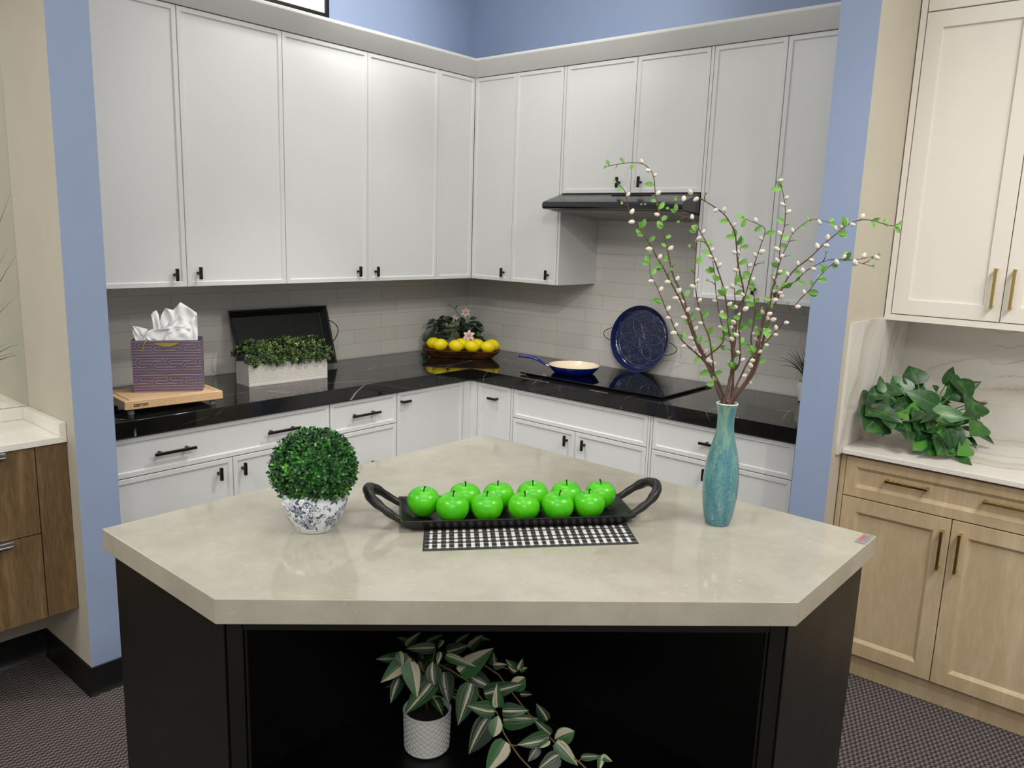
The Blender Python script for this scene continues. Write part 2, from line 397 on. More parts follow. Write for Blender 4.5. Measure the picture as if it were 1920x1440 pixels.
def text_mesh(txt, size, extrude=.0004, bold=0.0):
    cu = bpy.data.curves.new('txt', 'FONT'); cu.body = txt; cu.size = size; cu.extrude = extrude; cu.offset = bold
    cu.align_x = 'LEFT'
    o = bpy.data.objects.new('txt', cu); COL.objects.link(o)
    me = bpy.data.meshes.new_from_object(o.evaluated_get(bpy.context.evaluated_depsgraph_get()))
    vs = [tuple(v.co) for v in me.vertices]; fs = [tuple(p.vertices) for p in me.polygons]
    bpy.data.objects.remove(o); bpy.data.curves.remove(cu); bpy.data.meshes.remove(me)
    return vs, fs
# pixel of the photograph -> point of the room at a known height / plane / distance along the view axis
def ray(px, py): return R_RIGHT * ((px - 960) / FPX) + R_DOWN * ((py - 720) / FPX) + R_FWD
def at_z(px, py, z): d = ray(px, py); return CAM + d * ((z - CAM[2]) / d[2])
def at_depth(px, py, t): return CAM + ray(px, py) * t
def depth_of(p): return float(R_FWD @ (np.asarray(p, float) - CAM))

# ------------------------------------------------------------------ leaves
class Leaves(MB):
    def __init__(s): super().__init__(); s.tone = []; s.uv = []
    def leaf(s, base, d, up, L, Wd, prof, curl=.25, fold=.25, tone=.5, nv=5, nu=2, twist=0.0):
        """blade from base along d; up = the side its face looks to; prof = half-width along the blade"""
        d = unit(d); up = np.asarray(up, float); x = np.cross(d, up)
        if np.linalg.norm(x) < 1e-4: x = np.cross(d, V(.3, .5, .8))
        x = unit(x); n = np.cross(x, d)
        base = np.asarray(base, float); b = len(s.v); pts = []
        for i in range(nv + 1):
            t = i / nv; w = np.interp(t, [q[0] for q in prof], [q[1] for q in prof]) * Wd * .5
            a = curl * t; c = base + d * (L * (math.sin(a) / max(a, 1e-6)) * t if a > 1e-6 else L * t) - n * (L * t * (1 - math.cos(a)) / max(a, 1e-6) if a > 1e-6 else 0)
            xx = x * math.cos(twist * t) + n * math.sin(twist * t)
            nn = np.cross(xx, d)
            for j in range(nu + 1):
                u = j / nu * 2 - 1
                pts.append(c + xx * (u * w) + nn * (abs(u) * w * fold)); s.uv.append((.5 + u * .5 * .98, t)); s.tone.append(tone)
        m = nu + 1
        s.add(pts, [(i * m + j, i * m + j + 1, (i + 1) * m + j + 1, (i + 1) * m + j) for i in range(nv) for j in range(nu)])
    def blade(s, pts, w0, tone=.5, side=(1, 0, 0)):
        pts = [np.asarray(p, float) for p in pts]; k = len(pts); vs = []
        for i, p in enumerate(pts):
            d = unit(pts[min(i + 1, k - 1)] - pts[max(i - 1, 0)]); x = np.cross(d, V(*side)); x = unit(x) if np.linalg.norm(x) > 1e-3 else V(0, 1, 0)
            n = np.cross(x, d); t = i / (k - 1); w = w0 * (1 - t ** 1.8) * .5 + .0003
            vs += [p - x * w, p + n * w * .35, p + x * w]; s.uv += [(0, t), (.5, t), (1, t)]; s.tone += [tone] * 3
        s.add(vs, [(i * 3 + j, i * 3 + j + 1, i * 3 + j + 4, i * 3 + j + 3) for i in range(k - 1) for j in range(2)])
OVAL = [(0, .06), (.15, .55), (.4, .98), (.6, 1.0), (.8, .74), (.93, .36), (1, .03)]
HEART = [(0, .55), (.06, .85), (.18, 1.0), (.35, .98), (.55, .8), (.75, .5), (.9, .2), (1, .01)]
LANCE = [(0, .08), (.12, .55), (.3, .95), (.5, 1.0), (.7, .78), (.88, .35), (1, .01)]
def rosettes(rng, L, spots, n=(5, 7), length=.016, width=.009, prof=OVAL, spread=.9, tonefn=None):
    for p, nrm in spots:
        nrm = unit(nrm); x, y, _ = frame_of(nrm); k = rng.randint(*n); a0 = rng.random() * 6.28
        t0 = tonefn(p, nrm) if tonefn else rng.random()
        for i in range(k):
            a = a0 + 2 * PI * i / k + rng.uniform(-.3, .3); el = spread * rng.uniform(.55, 1.15)
            d = nrm * math.cos(el) + (x * math.cos(a) + y * math.sin(a)) * math.sin(el)
            L.leaf(p, d, nrm, length * rng.uniform(.75, 1.2), width * rng.uniform(.8, 1.15), prof, rng.uniform(.1, .6), .3, min(max(t0 + rng.uniform(-.15, .15), 0), 1), nv=4)

OVAL2 = [(0, .12), (.18, .6), (.42, .97), (.62, 1.0), (.82, .80), (.94, .46), (1, .10)]
def sprigs(rng, L, spots, length=.0125, width=.0076, pairs=3, step=.0048, tonefn=None):
    """short twigs with crossed pairs of small oval leaves, as on clipped boxwood"""
    for p, nrm in spots:
        nrm = unit(nrm); x, y, _ = frame_of(nrm); a0 = rng.random() * 6.28; t0 = tonefn(p, nrm) if tonefn else rng.random()
        for k in range(pairs):
            a1 = a0 + k * PI / 2 + rng.uniform(-.25, .25); el = (1.28, 1.02, .62, .4)[k] + rng.uniform(-.15, .15); sc = (1.0, .95, .78, .6)[k]
            for h in (0, PI):
                d = nrm * math.cos(el) + (x * math.cos(a1 + h) + y * math.sin(a1 + h)) * math.sin(el)
                L.leaf(p + nrm * (k * step), d, nrm, length * sc * rng.uniform(.85, 1.15), width * sc * rng.uniform(.9, 1.1), OVAL2, rng.uniform(-.1, .5), .16, min(max(t0 + (k - 1) * .10 + rng.uniform(-.12, .12), 0), 1), nv=6)

# ------------------------------------------------------------------ cabinet parts
LW = dict(u=V(1, 0, 0), n=V(0, -1, 0)); RW = dict(u=V(0, -1, 0), n=V(-1, 0, 0)); Z = V(0, 0, 1)
def panel_mb(o, u, n, w, z0, z1, t=.02, fr=.018, bw=.004, d=.006):
    """framed front: o = lower corner at z=0 on the back plane, w along u"""
    M = MB(); o = np.asarray(o, float)
    def ring(i, dep): return [o + u * a + Z * b + n * dep for a, b in ((i, z0 + i), (w - i, z0 + i), (w - i, z1 - i), (i, z1 - i))]
    e = .0012
    R = [ring(0, 0), ring(0, t - e), ring(e, t), ring(fr, t), ring(fr + bw, t - d)]
    fs = [(0, 1, 2, 3)] + [(4 * k + i, 4 * k + (i + 1) % 4, 4 * k + 4 + (i + 1) % 4, 4 * k + 4 + i) for k in range(4) for i in range(4)] + [(16, 17, 18, 19)]
    M.add([p for r in R for p in r], fs); return M
def bar_mb(c, axis, n, length, stand=.03, sec=.0105, posts=None, thick=None):
    """bar pull: c = point on the face under the bar's middle"""
    M = MB(); c = np.asarray(c, float); axis = unit(axis); n = unit(n); s3 = np.cross(axis, n); th = thick or sec
    def bx(a0, a1, s0, s1, n0, n1):
        M.add([c + axis * a + s3 * q + n * r for r in (n0, n1) for q in (s0, s1) for a in (a0, a1)],
              [(0, 2, 3, 1), (4, 5, 7, 6), (0, 1, 5, 4), (2, 6, 7, 3), (0, 4, 6, 2), (1, 3, 7, 5)])
    bx(-length / 2, length / 2, -sec / 2, sec / 2, stand - th, stand)
    for p in (posts if posts is not None else (-length * .33, length * .33)): bx(p - sec * .45, p + sec * .45, -sec * .45, sec * .45, 0, stand - th * .5)
    return M

# ------------------------------------------------------------------ room shell
M = MB(); M.box(-8, 2, -8, 2, -.05, 0); struct('floor', M, 'carpet_weave', 'dark grey woven commercial carpet')
M = MB(); M.box(-8, 2, -8, 2, 3.3, 3.35); struct('ceiling', M, 'ceiling_white')
M = MB(); M.box(-2.54, .1, 0, .1, 0, 3.3); struct('wall_left', M, 'paint_blue', 'pale blue wall above and behind the cabinets on the left')
M = MB(); M.box(0, .1, -2.445, 0, 0, 3.3); struct('wall_right', M, 'paint_blue', 'pale blue wall above and behind the cabinets on the right')
def stub(name, x0, x1, y0, y1, beige_face, label):
    M = MB(); M.box(x0, x1, y0, y1, 0, 3.3); M.m[beige_face] = 1
    struct(name, M, ['paint_blue', 'paint_beige'], label)
stub('wall_left_return', -2.668, -2.54, -.785, .1, 4, 'end of the partition with a blue front edge and beige outer side')
stub('wall_right_return', -.785, .1, -2.577, -2.445, 2, 'end of the partition with a blue front edge and beige nook side')
M = MB(); M.box(-8, -2.668, -.38, -.28, 0, 3.3); struct('wall_far_left', M, 'paint_beige')
M = MB(); M.box(0, .1, -8, -2.577, 0, 3.3); struct('wall_far_right', M, 'paint_beige')
def base_board(name, pts):
    M = MB()
    prof = [(0, 0), (.016, 0), (.012, .006), (.007, .016), (.005, .03), (.005, .1), (0, .102)]
    P = []
    for (x, y, nx, ny) in pts: P.append([V(x + nx * d, y + ny * d, z) for d, z in prof])
    M.grid(P); struct(name, M, 'vinyl_black', 'black vinyl cove skirting', smooth=35)
base_board('baseboard_left', [(-2.668, -.38, -1, 0), (-2.668, -.785, -1, -1), (-2.54, -.785, 0, -1)])
base_board('baseboard_far_left', [(-8, -.38, 0, -1), (-2.668, -.38, -1, -1)])
base_board('baseboard_right', [(-.785, -2.445, -1, 0), (-.785, -2.577, -1, -1), (-.70, -2.577, 0, -1)])
M = MB(); M.box(-2.54, -.0005, -.008, 0, .9155, 1.3635); struct('wall_left_tile', M, 'tile_left', 'long off-white glazed tiles below the wall cabinets')
M = MB(); M.box(-.008, 0, -2.445, -.0085, .9155, 1.36); M.box(-.008, 0, -1.752, -.956, 1.36, 1.84)
struct('wall_right_tile', M, 'tile_right', 'long off-white glazed tiles behind the hob')
# crown moulding on top of the wall cabinets
CP = [(.349, 2.449), (.354, 2.449), (.419, 2.514), (.421, 2.518), (.421, 2.527), (.416, 2.530), (.349, 2.530)]
M = MB(); M.grid([[V(-2.5395, -d, z) for d, z in CP + CP[:1]], [V(-d, -d, z) for d, z in CP + CP[:1]]])
M.box(-2.5395, -.3, -.349, -.001, 2.505, 2.528); struct('trim_1', M, 'trim_white', 'sloping white crown moulding over the left wall cabinets', smooth=30)
M = MB(); M.grid([[V(-d, -d, z) for d, z in CP + CP[:1]], [V(-d, -2.4445, z) for d, z in CP + CP[:1]]])
M.box(-.349, -.001, -2.4445, -.352, 2.505, 2.528); struct('trim_2', M, 'trim_white', 'sloping white crown moulding over the right wall cabinets', smooth=30)

# ------------------------------------------------------------------ white kitchen cabinets
CW = 'cabinet_white'
def on(side, s, d, z):   # point on a run: s = distance along the wall coordinate, d = distance from the wall
    return V(s, -d, z) if side == 'L' else V(-d, s, z)
class Run:
    def __init__(s, side): s.side = side; s.u = (LW if side == 'L' else RW)['u']; s.n = (LW if side == 'L' else RW)['n']
    def pt(s, a, d, z): return on(s.side, a, d, z)
    def body(s, name, root, a0, a1, d0, d1, z0, z1, mat=CW, bevel=.001):
        M = MB(); p, q = s.pt(a0, d0, z0), s.pt(a1, d1, z1); M.box(p[0], q[0], p[1], q[1], p[2], q[2])
        return build(name, M, mat, root, bevel=bevel, seg=1)
    def front(s, name, root, a0, a1, dface, z0, z1, t=.02, mat=CW, **k):
        # a0 -> a1 in the direction of u (image left to right)
        M = panel_mb(s.pt(a0, dface - t, 0), s.u, s.n, abs(a1 - a0), z0, z1, t, **k)
        return build(name, M, mat, root)
    def pull(s, door, a, z, dface, length, vert=False, mat='black_metal', **k):
        M = bar_mb(s.pt(a, dface, z), Z if vert else s.u, s.n, length, **k)
        return build('handle', M, mat, door, bevel=.0012, seg=2)
L_, R_ = Run('L'), Run('R')
T = dict(stand=.032, sec=.0115, posts=(0,))
DB, DU = .630, .3484           # front face of base doors, of wall doors
Z1B, ZD0, ZD1 = .848, .697, .8475
GB = 'white base cabinets under the black worktop'
def cab(run, a0, a1, label, group, z0=.1, z1=.8535, d=DB, cat='cabinet', name='base_cabinet', toe=True):
    c = run.pt((a0 + a1) / 2, d / 2, 0 if toe else z0); r = thing(name, c, label, cat, group)
    run.body('cabinet_body', r, a0 + .001 * (1 if a1 > a0 else -1), a1 - .001 * (1 if a1 > a0 else -1), .001 if toe else .0095, d - .0215, z0, z1)
    if toe: run.body('toe_kick', r, a0 + .002 * (1 if a1 > a0 else -1), a1 - .002 * (1 if a1 > a0 else -1), .05, d - .08, 0, z0, 'cabinet_white', 0)
    return r
def fill(x, y0, y1, z0, z1, t):
    M = MB(); M.box(x, x + t, y0, y1, z0, z1); build('filler_strip', M, CW, c)
# left run
c = cab(L_, -2.537, -1.5435, 'wide white base cabinet with a long two-pull drawer beside the left blue partition', GB)
f = L_.front('drawer', c, -2.520, -1.5465, DB, ZD0 + .003, ZD1)
L_.pull(f, -2.267, .7735, DB - .006, .162, stand=.036); L_.pull(f, -1.7915, .7735, DB - .006, .162, stand=.036)
f = L_.front('door', c, -2.520, -2.024, DB, .105, ZD0 - .001); L_.pull(f, -2.085, .642, DB - .006, .052, True, **T)
f = L_.front('door', c, -2.0205, -1.5465, DB, .105, ZD0 - .001); L_.pull(f, -1.979, .642, DB - .006, .052, True, **T)
c = cab(L_, -1.5435, -1.1465, 'narrow white base cabinet with stacked drawers, behind the boxwood ball', GB)
for z0, z1, hz_ in ((.700, ZD1, .775), (.415, .696, .530), (.105, .411, .28)):
    f = L_.front('drawer', c, -1.5405, -1.1495, DB, z0, z1); L_.pull(f, -1.350, hz_, DB - .006, .165, stand=.036)
c = cab(L_, -1.1465, -.6325, 'white base cabinet with one tall pull-out front beside the inner corner, left run', GB)
f = L_.front('door', c, -1.1435, -.6845, DB, .105, ZD1); L_.pull(f, -1.1, .80, DB - .006, .056, **dict(T, posts=(-.02,)))
M = MB(); M.prism([(-.681, -.63), (-.6302, -.63), (-.6302, -.612), (-.681, -.612)], .1, ZD1); build('filler_strip', M, CW, c)
# right run
c = cab(R_, -.6325, -.9165, 'narrow white base cabinet with a short horizontal pull beside the inner corner, right run', GB)
M = MB(); M.box(-.63, -.612, -.681, -.6304, .1, ZD1); build('filler_strip', M, CW, c)
f = R_.front('door', c, -.6845, -.9135, DB, .105, ZD1); R_.pull(f, -.80, .776, DB - .006, .058, **dict(T, posts=(.02,)))
c = cab(R_, -.9165, -1.7365, 'wide white base cabinet with a plain blank drawer front below the hob', GB)
fill(-.63, -.930, -.9185, .1, ZD1, .02); fill(-.63, -1.7345, -1.7245, .1, ZD1, .02)
R_.front('drawer', c, -.9335, -1.7215, DB, ZD0 + .003, ZD1)
f = R_.front('door', c, -.9335, -1.3265, DB, .105, ZD0 - .001); R_.pull(f, -1.279, .645, DB - .006, .052, True, **T)
f = R_.front('door', c, -1.3295, -1.7215, DB, .105, ZD0 - .001); R_.pull(f, -1.383, .642, DB - .006, .052, True, **T)
c = cab(R_, -1.7365, -2.4435, 'white base cabinet with a pulled drawer behind the teal vase', GB)
fill(-.63, -1.7475, -1.7385, .1, ZD1, .02); fill(-.63, -2.4425, -2.3905, .1, ZD1, .02)
f = R_.front('drawer', c, -1.7505, -2.3875, DB, ZD0 + .003, ZD1); R_.pull(f, -2.068, .7775, DB - .006, .162, stand=.036)
f = R_.front('door', c, -1.7505, -2.0665, DB, .105, ZD0 - .001); R_.pull(f, -2.017, .642, DB - .006, .052, True, **T)
f = R_.front('door', c, -2.0695, -2.3875, DB, .105, ZD0 - .001); R_.pull(f, -2.120, .642, DB - .006, .052, True, **T)
# wall cabinets
GU = 'white wall cabinets'
UZ0, UZ1 = 1.3655, 2.4465
def ucab(run, a0, a1, label, z0=UZ0): return cab(run, a0, a1, label, GU, z0, 2.5, DU, name='wall_cabinet', toe=False)
c = ucab(L_, -2.5385, -1.5650, 'tall white two-door wall cabinet above the gift bag')
M = MB(); M.box(-2.5375, -2.509, -DU, -DU + .02, UZ0, UZ1); build('filler_strip', M, CW, c)
f = L_.front('door', c, -2.506, -2.0375, DU, UZ0, UZ1); L_.pull(f, -2.0875, 1.415, DU - .006, .05, True, **T)
f = L_.front('door', c, -2.0345, -1.5665, DU, UZ0, UZ1); L_.pull(f, -1.987, 1.4205, DU - .006, .05, True, **T)
c = ucab(L_, -1.5650, -.6215, 'tall white two-door wall cabinet above the leaning black tray')
f = L_.front('door', c, -1.5635, -1.0960, DU, UZ0, UZ1); L_.pull(f, -1.156, 1.415, DU - .006, .05, True, **T)
f = L_.front('door', c, -1.0930, -.6230, DU, UZ0, UZ1); L_.pull(f, -1.045, 1.413, DU - .006, .05, True, **T)
c = ucab(L_, -.6215, -.3500, 'narrow white wall cabinet front without a pull in the inner corner')
L_.front('door', c, -.6200, -.3496, DU, UZ0, UZ1)
c = ucab(R_, -.3500, -.6425, 'narrow white one-door wall cabinet right after the inner corner')
f = R_.front('door', c, -.3496, -.6410, DU, UZ0, UZ1); R_.pull(f, -.592, 1.412, DU - .006, .05, True, **T)
c = ucab(R_, -.6425, -.9555, 'white one-door wall cabinet with its bare side beside the range hood')
f = R_.front('door', c, -.6440, -.9520, DU, UZ0, UZ1); R_.pull(f, -.901, 1.415, DU - .006, .05, True, **T)
M = MB(); M.box(-DU, -.0095, -.970, -.9565, UZ0, UZ1); build('side_panel', M, CW, c, bevel=.001, seg=1)
c = ucab(R_, -.9715, -1.7515, 'short white two-door wall cabinet above the black range hood', 1.8325)
f = R_.front('door', c, -.9730, -1.3775, DU, 1.8325, UZ1); R_.pull(f, -1.312, 1.881, DU - .006, .05, True, **T)
f = R_.front('door', c, -1.3805, -1.7490, DU, 1.8325, UZ1); R_.pull(f, -1.432, 1.881, DU - .006, .05, True, **T)
c = ucab(R_, -1.7515, -2.4440, 'tall white two-door wall cabinet behind the willow branches')
fill(-DU, -1.7655, -1.7525, UZ0, UZ1, .02); fill(-DU, -2.443, -2.4175, UZ0, UZ1, .02)
f = R_.front('door', c, -1.7680, -2.0895, DU, UZ0, UZ1); R_.pull(f, -2.040, 1.42, DU - .006, .05, True, **T)
f = R_.front('door', c, -2.0925, -2.4150, DU, UZ0, UZ1); R_.pull(f, -2.142, 1.42, DU - .006, .05, True, **T)
# black worktop, one L-shaped slab
M = MB(); M.prism([(-2.5385, -.0085), (-2.5385, -.6476), (-.6476, -.6476), (-.6476, -2.4435), (-.0085, -2.4435), (-.0085, -.0085)], .8545, .915)
tag(build('worktop', M, 'black_marble', loc=(-1.2, -.3, .8545), bevel=.0018, seg=2), 'glossy black marble L-shaped worktop with thin white veins', 'worktop')
# range hood
r = thing('range_hood', (-.25, -1.36, 1.73), 'black under-cabinet range hood over the hob', 'range hood')
y0, y1 = -.973, -1.7495
prof = [(.0095, 1.8315), (.345, 1.8315), (.480, 1.790), (.500, 1.783), (.508, 1.772), (.508, 1.760), (.502, 1.751), (.490, 1.748)]
M = MB()
for y in (y0, y1): pass
A = [V(-d, y0, z) for d, z in prof + [(.47, 1.748), (.0095, 1.712)]]; B = [V(-d, y1, z) for d, z in prof + [(.47, 1.748), (.0095, 1.712)]]
k = len(A); M.add(A + B, [tuple(range(k)), tuple(range(k, 2 * k))[::-1]] + [(i, (i + 1) % k, k + (i + 1) % k, k + i) for i in range(k)])
build('hood_body', M, 'hood_black', r, smooth=30)
M = MB(); M.add([V(-.46, y0 - .02, 1.7462), V(-.46, y1 + .02, 1.7462), V(-.03, y1 + .02, 1.7126), V(-.03, y0 - .02, 1.7126), V(-.46, y0 - .02, 1.742), V(-.46, y1 + .02, 1.742), V(-.03, y1 + .02, 1.7086), V(-.03, y0 - .02, 1.7086)],
    [(0, 1, 2, 3), (7, 6, 5, 4), (0, 4, 5, 1), (1, 5, 6, 2), (2, 6, 7, 3), (3, 7, 4, 0)]); build('grease_filter', M, 'hood_under', r)
for y in (-1.545, -1.565, -1.628):
    M = MB(); M.tube([V(-.507, y, 1.772), V(-.513, y, 1.772)], .0042, 10); build('control_knob', M, 'mark_white', r, smooth=40)
M = MB(); M.add([V(-.40, -1.01, 1.8152), V(-.40, -1.055, 1.8152), V(-.43, -1.055, 1.806), V(-.43, -1.01, 1.806)], [(0, 1, 2, 3)])
M.v = [(x, y, z + .0008) for x, y, z in M.v]
M = MB(); q = [V(-.385, y, 1.8197) for y in (-1.30, -1.52)]; M.tube([p + V(0, 0, .0002) for p in q], .0022, 6); build('vent_slot', M, 'black_metal', r)
# hob
r = thing('hob', (-.33, -1.34, .915), 'black glass hob set on the worktop under the hood', 'hob')
M = MB(); M.box(-.574, -.086, -1.752, -.925, .9203, .9275); build('glass_top', M, 'cooktop_glass', r, bevel=.0015, seg=2)
M = MB(); M.box(-.55, -.11, -1.73, -.95, .9155, .9203); build('hob_body', M, 'black_metal', r)
M = MB()
for yy, w in ((-1.058, .012), (-1.073, .006)): M.box(-.560, -.552, yy - w, yy, .9276, .9279)
M.box(-.546, -.543, -1.079, -1.058, .9276, .9279); build('control_mark', M, 'mark_white', r)
# framed print on the wall above the crown
r = thing('picture_frame', (-1.5, -.015, 2.64), 'black framed white print on the blue wall above the crown moulding', 'picture')
x0, x1, z0, z1 = -1.93, -1.076, 2.64, 3.2
M = MB()
for a in ((x0, x1, z0, z0 + .022), (x0, x1, z1 - .022, z1), (x0, x0 + .022, z0 + .022, z1 - .022), (x1 - .022, x1, z0 + .022, z1 - .022)): M.box(a[0], a[1], -.03, -.001, a[2], a[3])
build('frame', M, 'tray_black', r, bevel=.0015, seg=1)
M = MB(); M.box(x0 + .02, x1 - .02, -.02, -.004, z0 + .02, z1 - .02); build('print', M, 'print_white', r)

# ------------------------------------------------------------------ right nook
NY = -2.5775
r = thing('vanity_cabinet', (-.33, -3.0, 0), 'light maple base cabinet with brass pulls in the right nook', 'cabinet')
XF, NZ = .68, .8575
def nbox(name, a0, a1, d0, d1, z0, z1, mat, bevel=.001):
    M = MB(); M.box(-d1, -d0, a1, a0, z0, z1); return build(name, M, mat, r, bevel=bevel, seg=1)
nbox('cabinet_body', NY - .022, -3.755, .001, XF - .022, .09, .8665, 'maple')
nbox('face_frame', NY - .003, NY - .0215, .02, XF - .001, 0, .8665, 'maple')
nbox('toe_kick', NY - .024, -3.755, .05, XF - .03, 0, .088, 'maple')
MP = dict(mat='maple', fr=.052, bw=.012, d=.011)
f = R_.front('drawer', r, NY - .0235, -3.362, XF, .708, NZ, fr=.036, bw=.013, d=.011, mat='maple')
G = dict(mat='brass', stand=.032, sec=.010)
for yy in (-2.815, -3.125): R_.pull(f, yy, .795, XF - .009, .142, posts=(-.066, .066), **G)
f = R_.front('door', r, NY - .0235, -2.9685, XF, .095, .704, **MP); R_.pull(f, -2.9475, .593, XF, .142, True, posts=(-.066, .066), **G)
f = R_.front('door', r, -2.9715, -3.362, XF, .095, .704, **MP); R_.pull(f, -3.003, .596, XF, .142, True, posts=(-.066, .066), **G)
M = MB(); M.box(-.705, -.0105, -3.76, NY - .0105, .868, .887)
tag(build('worktop', M, 'marble_counter', loc=(-.35, -3.1, .868), bevel=.002, seg=2), 'white marble counter with faint brown streaks on the maple cabinet', 'countertop')
M = MB(); M.box(-.010, -.0005, -3.9, NY - .0101, .868, 1.348); struct('wall_far_right_marble', M, 'marble_wall', 'white marble backsplash with brown veins')
M = MB(); M.box(-.742, -.0005, NY - .0100, NY + .0004, .868, 1.350); M.box(-.742, -.0005, NY - .0104, NY - .0002, 1.3495, 1.3515)
struct('wall_right_return_marble', M, 'marble_side', 'white marble side splash with slanting brown veins')
r = thing('nook_wall_cabinet', (-.17, -3.0, 1.342), 'cream white shaker wall cabinet with brass pulls above the leafy pothos', 'cabinet')
nbox('cabinet_body', NY - .004, -3.755, .0115, .330, 1.342, 3.1, 'nook_white')
nbox('scribe_strip', NY - .0005, NY - .0035, .0115, .335, 1.352, 3.1, 'trim_white', 0)
M = MB()
for a in ((NY - .004, NY - .0245, 1.342, 3.1), (NY - .0245, -3.755, 1.342, 1.3645), (-3.365, -3.755, 1.3645, 3.1)): M.box(-.350, -.3305, a[1], a[0], a[2], a[3])
build('face_frame', M, 'nook_white', r)
WP = dict(mat='nook_white', fr=.056, bw=.003, d=.009, t=.019)
f = R_.front('door', r, NY - .0275, -2.9695, .3495, 1.3675, 2.462, **WP); R_.pull(f, -2.9415, 1.488, .3495, .142, True, posts=(-.066, .066), **G)
f = R_.front('door', r, -2.9725, -3.362, .3495, 1.3675, 2.462, **WP); R_.pull(f, -3.000, 1.488, .3495, .142, True, posts=(-.066, .066), **G)
R_.front('upper_door', r, NY - .0275, -2.9695, .3495, 2.466, 3.09, **WP); R_.front('upper_door', r, -2.9725, -3.362, .3495, 2.466, 3.09, **WP)

# ------------------------------------------------------------------ left nook: floating walnut vanity
r = thing('floating_vanity', (-3.2, -.55, .302), 'walnut wall-hung vanity with aluminium edge pulls beside the blue partition', 'cabinet')
VF = .715
M = MB(); M.box(-3.9, -2.6695, -VF + .0215, -.381, .302, .8945); build('cabinet_body', M, 'walnut', r)
M = MB(); M.box(-2.7645, -2.6695, -VF, -VF + .02, .302, .8925); build('end_stile', M, 'walnut', r, bevel=.001, seg=1)
for z0, z1, hz_ in ((.6015, .8925, .884), (.302, .598, .591)):
    M = MB(); M.box(-3.70, -2.7675, -VF, -VF + .02, z0, z1); f = build('drawer', M, 'walnut', r, bevel=.001, seg=1)
    M = MB(); M.box(-3.3, -2.853, -VF - .016, -VF - .0005, z1 - .012, z1 + .001); M.box(-3.3, -2.853, -VF - .016, -VF - .013, z1 - .018, z1 - .012)
    build('handle', M, 'aluminium', f, bevel=.0012, seg=1)
M = MB(); M.box(-3.9, -2.6695, -VF - .006, -.381, .8955, .917)
tag(build('worktop', M, 'laminate_white', loc=(-3.2, -.55, .8955), bevel=.0015), 'plain white vanity top on the walnut cabinet', 'countertop')
M = MB(); M.box(-2.690, -2.6690, -VF - .004, -.3925, .9175, .962); tag(build('side_splash', M, 'laminate_white', loc=(-2.68, -.55, .9175), bevel=.0012), 'low white upstand along the beige partition on the vanity top', 'upstand')
M = MB(); M.box(-3.9, -2.6695, -.3915, -.3805, .9175, .962); tag(build('back_splash', M, 'laminate_white', loc=(-3.2, -.386, .9175), bevel=.0012), 'low white upstand under the mirror on the vanity top', 'upstand')
M = MB(); M.box(-3.9, -2.6684, -.3875, -.3815, .9635, 2.3); tag(build('wall_mirror', M, 'mirror_glass', loc=(-3.2, -.384, .9635)), 'frameless wall mirror above the walnut vanity', 'mirror')

# ------------------------------------------------------------------ island
TOP = [(-2.934, -1.630), (-2.938, -2.143), (-2.142, -2.974), (-1.638, -2.976), (-1.617, -1.668), (-1.655, -1.632)]
M = MB(); M.prism(TOP, .8625, .915)
tag(build('worktop', M, 'quartz_cream', loc=(-2.2, -2.2, .8625), bevel=.0015, seg=2), 'pale beige quartz five-sided island top with a clipped front', 'worktop')
r = thing('island_cabinet', (-2.2, -2.2, 0), 'black five-sided island base with an open niche facing the camera', 'island')
IB = 'island_black'
def ipart(name, fn, bevel=.0012):
    M = MB(); fn(M); return build(name, M, IB, r, bevel=bevel, seg=1)
Bf = V(-2.917, -2.135, 0); Cf = V(-2.136, -2.957, 0); fu = unit(Cf - Bf); fn_ = V(-fu[1] * -1, fu[0] * -1, 0); fn_ = V(fu[1], -fu[0], 0)
if fn_ @ V(-1, -1, 0) < 0: fn_ = -fn_
FLn = np.linalg.norm(Cf - Bf)
def fT(p): return Bf + fu * p[0] - fn_ * p[1] + Z * p[2]     # (along, inward, up)
ipart('side_panel', lambda M: M.prism([(-2.917, -1.650), (-2.917, -2.135), (-2.899, -2.128), (-2.899, -1.650)], 0, .862))
ipart('side_panel', lambda M: M.prism([(-2.136, -2.957), (-1.657, -2.957), (-1.657, -2.939), (-2.129, -2.939)], 0, .862))
ipart('back_panel', lambda M: M.box(-2.898, -1.676, -1.668, -1.650, 0, .862))
ipart('back_panel', lambda M: M.box(-1.675, -1.657, -2.938, -1.650, 0, .862))
ipart('bottom_shelf', lambda M: M.prism([(-2.898, -1.669), (-2.898, -2.127), (-2.13, -2.9375), (-1.676, -2.9375), (-1.676, -1.669)], .082, .100))
ipart('stile', lambda M: M.box(.004, .036, .002, .022, .0, .862, T=fT)); ipart('stile', lambda M: M.box(FLn - .036, FLn - .004, .002, .022, 0, .862, T=fT))
ipart('top_rail', lambda M: M.box(.0365, FLn - .0365, .002, .022, .838, .862, T=fT)); ipart('plinth', lambda M: M.box(.0365, FLn - .0365, .003, .022, 0, .081, T=fT))
ipart('bead', lambda M: M.box(.0368, .043, .006, .014, .1005, .8375, T=fT), .002); ipart('bead', lambda M: M.box(FLn - .043, FLn - .0368, .006, .014, .1005, .8375, T=fT), .002)
